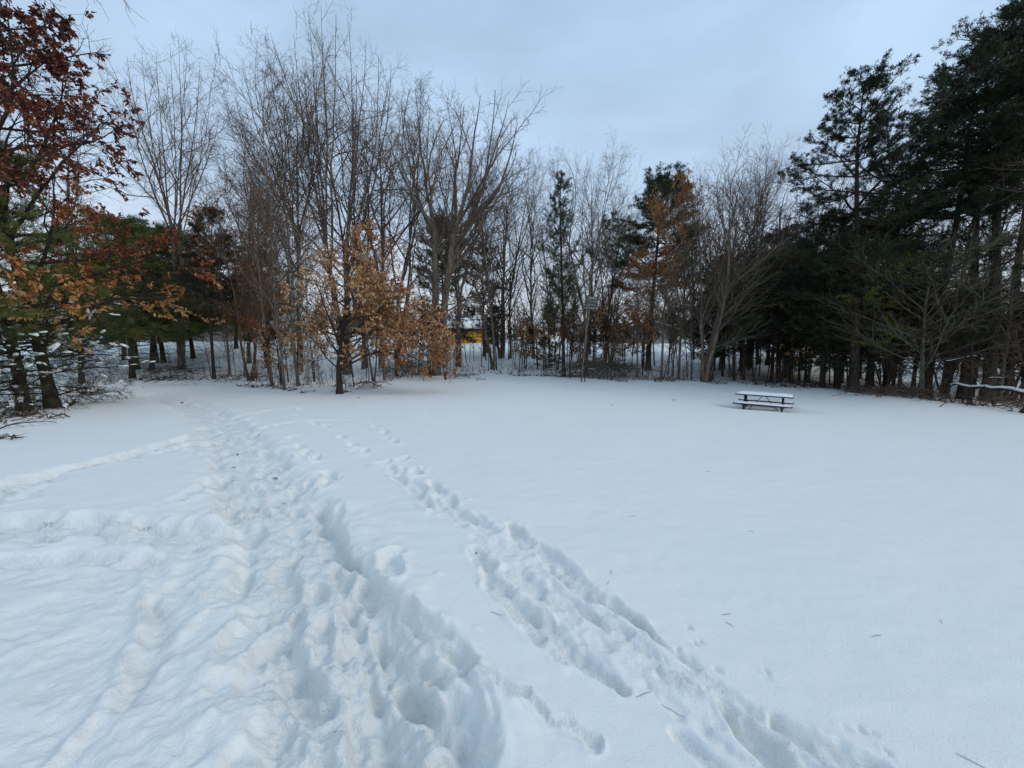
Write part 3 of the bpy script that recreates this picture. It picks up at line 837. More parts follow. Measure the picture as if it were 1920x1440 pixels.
fe = bpy.data.objects.new('board_fence', None); COL.objects.link(fe)
tag(fe, 'long low grey-green board fence across the snowy lawn', 'fence')
fb = base_at(1090, 54)
fe.location = fb
pm = MB(); pm.box((0, 0, 0), (.14, .022, 1.0)); pme = pm.mesh('board', M['fence_wood'])
qm = MB(); qm.box((0, .06, 0), (.1, .1, 1.15)); qme = qm.mesh('post', M['fence_wood'])
for i in range(64):
    xx = i * .16
    z = float(ground(fb[0] + xx, fb[1])) - fb[2]
    o = link('board', pme, fe); o.location = (xx, 0, z + .45)
    if i % 12 == 0:
        o = link('post', qme, fe); o.location = (xx, .02, z + .5)
ub = MB(); ub.box((0, 0, .45), (.55, .45, 1.0)); ub.box((0, 0, .98), (.62, .52, .06))
o = ub.build('utility_cabinet', M['bark_moss']); o.location = base_at(912, 36); tag(o, 'small square green-grey utility cabinet standing among the saplings', 'cabinet')
sn = MB(); sn.box((0, 0, 1.05), (.58, .48, .08)); sn.build('snow_cap', M['snow_cap'], o)

def far_wood():
    rng = np.random.default_rng(77)
    n = 170
    x = rng.uniform(-100, 85, n); y = rng.uniform(78, 112, n)
    z = ground(x, y); H = rng.uniform(6, 10.5, n) * (1 + .25 * vnoise(x * .06, y * .06, 3))
    q = np.linspace(0, 1, 4)
    P = np.stack([x, y, z - .3], -1)[:, None] + q[None, :, None] * np.stack([rng.normal(0, .5, n), rng.normal(0, .5, n), H], -1)[:, None]
    R = (.13 * (1 - q) + .03)[None] * np.ones((n, 1))
    P1, R1 = grow(rng, P, R, 12, .12, .98, 38, lambda t, L: L * .34, .02, 2, up=.1, rtip=.03)
    P2, R2 = grow(rng, P1, R1, 7, .15, .97, 40, lambda t, L: L * .5, .02, 1, up=.1, rtip=.022)
    o = link('far_wood', tube_mesh('far_wood', [(P, R, 4), (P1, R1, 3), (P2, R2, 3)], M['twig_red']), kind='stuff')
    c = 95
    x = rng.uniform(-100, 85, c); y = rng.uniform(72, 100, c); z = ground(x, y); H = rng.uniform(4.5, 9.5, c)
    P = np.stack([x, y, z - .3], -1)[:, None] + np.linspace(0, 1, 5)[None, :, None] * np.stack([0 * x, 0 * x, H], -1)[:, None]
    R = np.full((c, 5), .1)
    P1, R1 = grow(rng, P, R, 22, .1, .98, 80, lambda t, L: L * .3 * (1.15 - t), .02, 2, up=.1, rtip=.02)
    V, Q, ti = needle_tufts(rng, P1, 11000, .8, .16, 4, lift=.2)
    link('far_conifers', mesh_np('far_conifers', V, None, Q, M['needles'], False, ti), kind='stuff')
far_wood()

# ------------------------------------------------------------------ hero: left oak with red and tan leaves
def leaf_mesh(i, m):
    rng = np.random.default_rng(900 + i)
    n = 9
    t = np.linspace(0, 1, n)
    w = .22 * np.sin(np.pi * t ** .8) * (1 + .38 * np.sin(t * 19 + i)) + .01
    curl = rng.uniform(-.2, .35)
    z = -curl * t * t
    V = []
    for k in range(n):
        V += [(-w[k], t[k], z[k] + .12 * w[k]), (0, t[k], z[k]), (w[k], t[k], z[k] + .12 * w[k])]
    Q = []
    for k in range(n - 1):
        a = 3 * k
        Q += [(a, a + 1, a + 4, a + 3), (a + 1, a + 2, a + 5, a + 4)]
    return mesh_np('leaf', V, Q, None, m, False)
LEAFCOL = {'dark red': (0.12, 0.038, 0.026), 'red': (0.25, 0.07, 0.03), 'orange': (0.38, 0.15, 0.045), 'tan': (0.52, 0.3, 0.13), 'buff': (0.62, 0.45, 0.27)}
LM = {k: mat('leaf_' + k.replace(' ', '_'), c, .65, (tuple(q * .6 for q in c), 14, .35, .7, 1)) for k, c in LEAFCOL.items()}
LEAFMESH = {k: [leaf_mesh(i, LM[k]) for i in range(3)] for k in LEAFCOL}

def hero(name_, label, base, P0R0, lv1, crownlv, barkm, twm, leafargs, n_obj, leafmat, cols):
    e_ = bpy.data.objects.new(name_, None); COL.objects.link(e_)
    e_.location = base; tag(e_, label, 'tree')
    link('trunk', tube_mesh('trunk', [(P0R0[0], P0R0[1], 12), (lv1[0], lv1[1], 6)], M[barkm]), e_)
    link('crown', tube_mesh('crown', crownlv, M[twm]), e_)
    rng = np.random.default_rng(len(label))
    V, T, ti, pos = leaf_blades(rng, **leafargs)
    n = len(pos)
    W = pos + base
    d = np.linalg.norm(W - np.array([0, 0, EYE]), axis=1)
    px = 960 + FPX * W[:, 0] / W[:, 1]; vv = (W[:, 2] - EYE) / W[:, 1]
    vis = (px > 5) & (px < 1915) & (vv < .93)
    order = np.argsort(np.where(vis, d, 1e9))[:n_obj]
    keep = np.ones(n, bool); keep[order] = False
    V = V.reshape(n, 5, 3)[keep].reshape(-1, 3); T0 = np.array([[0, 1, 2], [0, 2, 3], [1, 4, 2], [2, 4, 3]])
    T = (np.arange(keep.sum())[:, None, None] * 5 + T0[None]).reshape(-1, 3)
    tt = ti.reshape(n, 4)[:, 0]
    link('leaves', mesh_np('leaves', V, None, T, M[leafmat], False, np.repeat(tt[keep], 4)), e_, kind='stuff')
    for i in order:
        c = cols[min(int(tt[i] * len(cols)), len(cols) - 1)]
        o = link('leaf', LEAFMESH[c][i % 3], e_)
        o.location = pos[i]
        s = leafargs['size'] * rng.uniform(.85, 1.25); o.scale = (s, s, s)
        o.rotation_euler = (rng.uniform(-2.3, -.6), rng.normal(0, .5), rng.random() * 6.28)
    return e_

def left_oak():
    rng = np.random.default_rng(301)
    base = gpt(at_depth(92, 11.6))
    H = 13.2
    P0, R0 = stem(rng, (0, 0, -.15), H, .14, (-.06, 0), wander=.025)
    sh = lambda t: np.interp(t, [.1, .22, .45, .7, 1], [.8, 1.15, 1.02, .66, .28])
    P1, R1 = grow(rng, P0, R0, 46, .11, .98, 68, lambda t, L: L * .40 * sh(t), .012, 9, up=.05, wander=.11, rtip=.007)
    kk = P1[:, -1, 1] > -2.4; P1, R1 = P1[kk], R1[kk]
    P2, R2 = grow(rng, P1, R1, 9, .2, .98, 45, lambda t, L: L * .42 * (1.15 - .6 * t), .009, 6, up=.06, wander=.13, rtip=.004)
    P3, R3 = grow(rng, P2, R2, 5, .2, .98, 45, lambda t, L: L * .42 + .1, .008, 3, up=.06, wander=.15, rtip=.0035)
    cl_ = clump(.95, -.1, 13)
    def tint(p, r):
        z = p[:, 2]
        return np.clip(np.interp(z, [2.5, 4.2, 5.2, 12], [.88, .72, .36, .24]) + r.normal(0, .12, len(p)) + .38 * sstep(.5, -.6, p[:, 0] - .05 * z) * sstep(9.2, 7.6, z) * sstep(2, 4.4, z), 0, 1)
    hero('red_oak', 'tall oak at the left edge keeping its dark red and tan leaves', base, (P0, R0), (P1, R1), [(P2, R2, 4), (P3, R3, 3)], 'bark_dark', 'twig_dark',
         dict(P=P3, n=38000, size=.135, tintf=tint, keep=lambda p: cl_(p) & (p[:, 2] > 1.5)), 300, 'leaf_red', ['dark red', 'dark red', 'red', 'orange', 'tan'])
left_oak()

def tan_oak():
    rng = np.random.default_rng(302)
    base = gpt(at(637, 738))
    P0, R0 = stem(rng, (0, 0, -.15), 6.2, .12, (.02, 0), wander=.05)
    P1, R1 = grow(rng, P0, R0, 22, .15, .97, 62, lambda t, L: L * .42 * np.interp(t, [.15, .4, 1], [1.15, 1, .35]), .013, 8, up=.06, wander=.13, rtip=.006)
    # long limbs reaching right, in the open
    tg = [(4.1, .3, 1.9), (3.8, -.3, 1.2), (3.7, .4, 2.9), (2.9, 0, 3.7), (3.3, -.6, 2.2), (4.4, .2, 1.4), (2.4, .5, 4.5), (3.9, .9, 2.4)]
    A = []
    for k, t in enumerate(tg):
        z0 = .9 + .28 * k
        q = np.linspace(0, 1, 9)[:, None]
        A.append(np.array([0, 0, z0]) * (1 - q) + np.array(t) * q + np.c_[0 * q, 0 * q, .5 * np.sin(q * 3.1)] + rng.normal(0, .05, (9, 3)) * (q > 0))
    A = np.array(A); RA = np.tile(np.linspace(.045, .008, 9), (len(A), 1))
    P1, R1 = np.concatenate([P1, A]), np.concatenate([R1, RA])
    P2, R2 = grow(rng, P1, R1, 10, .2, .98, 45, lambda t, L: L * .36 * (1.1 - .5 * t) + .1, .009, 5, up=.03, wander=.14, rtip=.0045)
    P3, R3 = grow(rng, P2, R2, 6, .2, .98, 45, lambda t, L: L * .42 + .08, .008, 3, up=.02, wander=.15, rtip=.0035)
    cl_ = clump(1.1, -.3, 23)
    def keep(p):
        w = np.where(p[:, 0] > .9, .9, .26)
        w = np.where((p[:, 2] > 4.6), w * .6, w)
        return (rng.random(len(p)) < w) & (cl_(p) | (p[:, 0] > 2)) & (p[:, 2] > .7)
    def tint(p, r):
        return np.clip(.55 + r.normal(0, .2, len(p)) - .22 * (p[:, 0] > 2.2) * (p[:, 2] < 2) + .08 * (p[:, 0] < 1), 0, 1)
    hero('tan_leaved_oak', 'young oak with a dark trunk and hanging tan leaves reaching right over the snow', base, (P0, R0), (P1, R1), [(P2, R2, 4), (P3, R3, 3)], 'bark_dark', 'twig',
         dict(P=P3, n=36000, size=.115, hang=.9, tintf=tint, keep=keep), 300, 'leaf_tan', ['orange', 'orange', 'tan', 'tan', 'buff'])
tan_oak()

def blobs(pos, size, direc, rng):
    """squashed snow clumps: pos (n,3), size (n,), direc (n,3)"""
    n = len(pos)
    lat = np.array([0, .45, .9, 1.25]); k = 6
    ring = []
    for a in lat[1:3]:
        for j in range(k):
            b = j * 6.283 / k
            ring.append((math.sin(a) * math.cos(b), math.sin(a) * math.sin(b), math.cos(a)))
    for j in range(k):
        b = j * 6.283 / k
        ring.append((1.02 * math.cos(b), 1.02 * math.sin(b), -.15))
    U = np.array([(0, 0, 1.0)] + ring + [(0, 0, -.3)])
    u = norm(direc * np.array([1, 1, .9]) + rng.normal(0, .15, direc.shape)); v = norm(np.cross(np.array([0, 0, 1.0]), u)); w = np.cross(u, v)
    sx = size * rng.uniform(1.0, 2.8, n); sy = size * rng.uniform(.6, 1.0, n); sz = size * rng.uniform(.5, .95, n)
    jit = rng.uniform(.8, 1.15, (n, len(U), 1))
    V = pos[:, None] + jit * (U[None, :, 0:1] * (u * sx[:, None])[:, None] + U[None, :, 1:2] * (v * sy[:, None])[:, None] + U[None, :, 2:3] * (w * sz[:, None])[:, None])
    T, Q = [], []
    for j in range(k):
        j2 = (j + 1) % k
        T.append((0, 1 + j, 1 + j2)); T.append((3 * k + 1, 1 + 2 * k + j2, 1 + 2 * k + j))
        for r_ in range(2):
            Q.append((1 + r_ * k + j, 1 + (r_ + 1) * k + j, 1 + (r_ + 1) * k + j2, 1 + r_ * k + j2))
    m = len(U)
    b = np.arange(n)[:, None, None] * m
    return V.reshape(-1, 3), (b + np.array(Q)[None]).reshape(-1, 4), (b + np.array(T)[None]).reshape(-1, 3)

def snow_on(P, n, s0, s1, rng, tmin=.2, zmax=99):
    idx = rng.integers(len(P), size=n); S = P.shape[1]
    f = rng.uniform(tmin, .98, n) * (S - 1.001); i = f.astype(int); a = (f - i)[:, None]
    pos = P[idx, i] * (1 - a) + P[idx, i + 1] * a
    d = P[idx, i + 1] - P[idx, i]
    m = pos[:, 2] < zmax
    pos, d = pos[m], d[m]
    return blobs(pos, rng.uniform(s0, s1, len(pos)), norm(d), rng)

def snowy_pine():
    rng = np.random.default_rng(303)
    base = gpt(at_depth(38, 11.0))
    e_ = bpy.data.objects.new('snowy_pine', None); COL.objects.link(e_)
    e_.location = base; tag(e_, 'white pine at the far left, its low bare branches loaded with snow', 'tree')
    P0, R0 = stem(rng, (0, 0, -.15), 8.2, .14, (-.02, 0), wander=.02)
    P1, R1 = grow(rng, P0, R0, 52, .22, .97, 80, lambda t, L: L * .30 * np.interp(t, [.3, .6, 1], [1, .85, .2]), .011, 7, up=.03, wander=.08, rtip=.006)
    P2, R2 = grow(rng, P1, R1, 9, .25, .97, 48, lambda t, L: L * .45 * (1.2 - .8 * t) + .1, .008, 4, up=.05, wander=.1, flat=.8, rtip=.004)
    P3, R3 = grow(rng, P2, R2, 4, .2, .95, 42, lambda t, L: L * .42 + .06, .007, 2, up=.08, wander=.1, flat=.6, rtip=.003)
    D1, E1 = grow(rng, P0, R0, 66, .04, .36, 84, lambda t, L: L * .25 + .35, .009, 9, up=-.035, wander=.07, rtip=.005)
    D2, E2 = grow(rng, D1, E1, 9, .2, .97, 40, lambda t, L: L * .36 * (1.2 - .6 * t), .007, 5, up=.0, wander=.1, flat=.7, rtip=.0035)
    D3, E3 = grow(rng, D2, E2, 4, .25, .95, 38, lambda t, L: L * .45, .006, 3, up=.0, wander=.12, rtip=.003)
    link('trunk', tube_mesh('trunk', [(P0, R0, 10), (P1, R1, 5), (D1, E1, 5)], M['bark_dark']), e_)
    link('branches', tube_mesh('branches', [(P2, R2, 3), (P3, R3, 3), (D2, E2, 3), (D3, E3, 3)], M['twig_dark']), e_)
    V, Q, ti = needle_tufts(rng, P3, 9000, .13, .007, 10, lift=.1)
    link('needles', mesh_np('needles', V, None, Q, M['needles_olive'], False, ti), e_, kind='stuff')
    V1, Q1, ti1 = needle_tufts(rng, D3, 3500, .12, .006, 8, lift=.0)
    link('sparse_needles', mesh_np('sparse_needles', V1, None, Q1, M['needles'], False, ti1), e_, kind='stuff')
    B = [snow_on(D1, 150, .04, .085, rng, .3), snow_on(D2, 330, .03, .07, rng), snow_on(P1, 60, .03, .07, rng, .4), snow_on(P2, 60, .03, .05, rng)]
    m = MB()
    for b in B: m.add(*b)
    m.build('snow_clumps', M['snow_cap'], e_, True, kind='stuff')
snowy_pine()

def overhang():
    rng = np.random.default_rng(304)
    base = gpt((-11.2, 6.3))
    e_ = bpy.data.objects.new('overhanging_tree', None); COL.objects.link(e_); e_.location = base
    tag(e_, 'bare tree whose thin branch tips hang into the top left corner', 'tree')
    P0, R0 = stem(rng, (0, 0, -.1), 13, .2, (-.03, 0))
    tg = [(3.1, .9, 8.0), (3.7, .7, 8.1), (4.2, .9, 8.25)]
    A = []
    for k, t in enumerate(tg):
        q = np.linspace(0, 1, 9)[:, None]
        A.append(np.array([-.2, 0, 5.8 + .5 * k]) * (1 - q) + np.array(t) * q + np.c_[0 * q, 0 * q, 1.3 * np.sin(q * 3.14)] + rng.normal(0, .05, (9, 3)) * (q > 0))
    A = np.array(A); RA = np.tile(np.linspace(.06, .006, 9), (len(A), 1))
    P1, R1 = grow(rng, P0, R0, 16, .5, .98, 45, lambda t, L: L * .22, .012, 8, up=.08, wander=.1, rtip=.006)
    kk = P1[:, -1, 0] < .3; P1, R1 = P1[kk], R1[kk]
    P1, R1 = np.concatenate([P1, A]), np.concatenate([R1, RA])
    P2, R2 = grow(rng, P1, R1, 6, .3, .98, 34, lambda t, L: L * .15, .009, 5, up=-.02, wander=.1, rtip=.004)
    P3, R3 = grow(rng, P2, R2, 6, .2, .98, 42, lambda t, L: L * .4, .008, 3, up=.0, wander=.14, rtip=.003)
    link('trunk', tube_mesh('trunk', [(P0, R0, 10), (P1, R1, 5)], M['bark_grey']), e_)
    link('crown', tube_mesh('crown', [(P2, R2, 4), (P3, R3, 3)], M['twig']), e_)
overhang()

def outline_tree(seed, base, label, forks, tips, r0, lr=.075, name='bare_tree', depth=1.8, curl=.45, bark='bark_grey', n2=11, l2=.28, n3=7, l3=.42, n4=3, low=8, wob=.12, cat_='tree'):
    """tree whose limbs run from the stem to given sight-line targets, each at its own distance"""
    rng = np.random.default_rng(seed)
    base = gpt(base)
    e_ = bpy.data.objects.new(name, None); COL.objects.link(e_); e_.location = base
    tag(e_, label, cat_)
    def loc(px, py, dy):
        d = ray(px, py); t = (base[1] + dy) / d[1]
        return d * t + np.array([0, 0, EYE]) - base
    stems_, S_R = [], []
    for px, py in forks:                                   # main stems, ground to fork
        f = loc(px, py, rng.uniform(-.4, .4)); q = np.linspace(0, 1, 12)[:, None]
        p = np.array([rng.normal(0, .12), 0, -.15]) * (1 - q) + f * q + rng.normal(0, .035, (12, 3)) * np.sin(q * 3.14)
        stems_.append(p); S_R.append(np.linspace(r0 * 1.15, r0 * .7, 12)); S_R[-1][0] *= 1.3
    P0, R0 = np.array(stems_), np.array(S_R)
    A, RA = [], []
    fx = sum(f[0] for f in forks) / len(forks)
    for k, (px, py) in enumerate(tips):
        j = int(np.argmin([abs(f[0] - px) + rng.uniform(0, 60) for f in forks]))
        st = P0[j, -1 - (k % 4)]
        en = loc(px + (fx - px) * .06, py + (2 if seed == 402 else 14), rng.uniform(-depth, depth))
        q = np.linspace(0, 1, 12)[:, None]
        c1 = st + np.array([(en - st)[0] * curl, (en - st)[1] * .4, (en - st)[2] * .35])
        c2 = en - np.array([(en - st)[0] * .12, 0, (en - st)[2] * .38])
        p = st * (1 - q) ** 3 + 3 * c1 * q * (1 - q) ** 2 + 3 * c2 * q * q * (1 - q) + en * q ** 3
        p = p + np.cumsum(rng.normal(0, wob * .45, (12, 3)), 0) * np.sin(q * 3.14)
        A.append(p); RA.append(np.linspace(1, .14, 12) ** 1.1 * lr * rng.uniform(.75, 1.2))
    P1, R1 = np.array(A), np.array(RA)
    T2, TR2 = grow(rng, P1, R1, 3, .12, .6, 38, lambda t, L: L * .48, .010, 11, up=.06, wander=.11, rtip=.006)
    P1, R1 = cat((P1, R1), (T2, TR2))
    if low:
        Lw, LR = grow(rng, P0, R0, low, .35, .95, 60, lambda t, L: L * .5, .010, 11, up=.03, wander=.14, rtip=.006)
        P1, R1 = cat((P1, R1), (Lw, LR))
    Ls = np.linalg.norm(np.diff(P1, axis=1), axis=2).sum(1)
    P2, R2 = grow(rng, P1, R1, n2, .12, .99, 40, lambda t, L: (L * .5 + 2.2) * l2 * (1.1 - .45 * t), .0085, 5, up=.06, wander=.14, rtip=.0045)
    P3, R3 = grow(rng, P2, R2, n3 - 2, .15, .98, 42, lambda t, L: L * l3 * (1.1 - .4 * t) + .1, .009, 3, up=.05, wander=.15, rtip=.0036)
    P4, R4 = grow(rng, P3, R3, n4 - 1, .15, .97, 40, lambda t, L: L * .45 + .06, .009, 2, up=.05, wander=.15, rtip=.003)
    link('trunk', tube_mesh('trunk', [(P0, R0, 10), (P1, R1, 5)], M[bark]), e_)
    link('crown', tube_mesh('crown', [(P2, R2, 3), (P3, R3, 3), (P4, R4, 3)], M['twig']), e_)
    return e_
outline_tree(401, at_depth(818, 24), 'big spreading bare oak with thick curving limbs, widest bare crown against the sky', [(815, 430), (850, 440)],
             [(978, 265), (980, 215), (962, 175), (935, 155), (905, 165), (872, 185), (838, 165), (805, 185), (775, 150), (748, 175), (958, 320), (925, 372), (715, 215)], .25, .135, 'bare_oak', curl=.55, wob=.16, cat_='oak')
outline_tree(402, at(655, 700)[:2], 'tallest bare tree of the clump, its fine twigged top reaching the frame edge', [(648, 450), (612, 470)],
             [(600, 5), (575, 20), (630, 25), (655, 40), (545, 60), (690, 75), (715, 100), (740, 120), (520, 110), (672, 120), (590, 80), (762, 170)], .2, .085)
outline_tree(403, at_depth(560, 25), 'spreading bare tree forming the left shoulder of the tall clump', [(560, 440)],
             [(452, 112), (475, 105), (500, 95), (525, 110), (432, 160), (555, 120), (585, 150), (440, 230), (610, 170)], .15, .07)
outline_tree(404, at_depth(340, 27), 'tall bare twin-stemmed tree rising beside the red oak, clear against the sky', [(322, 420), (338, 420)],
             [(232, 92), (262, 78), (290, 85), (318, 70), (335, 60), (352, 82), (378, 100), (400, 130), (418, 190), (228, 150)], .13, .062, n2=10, low=0, wob=.08)

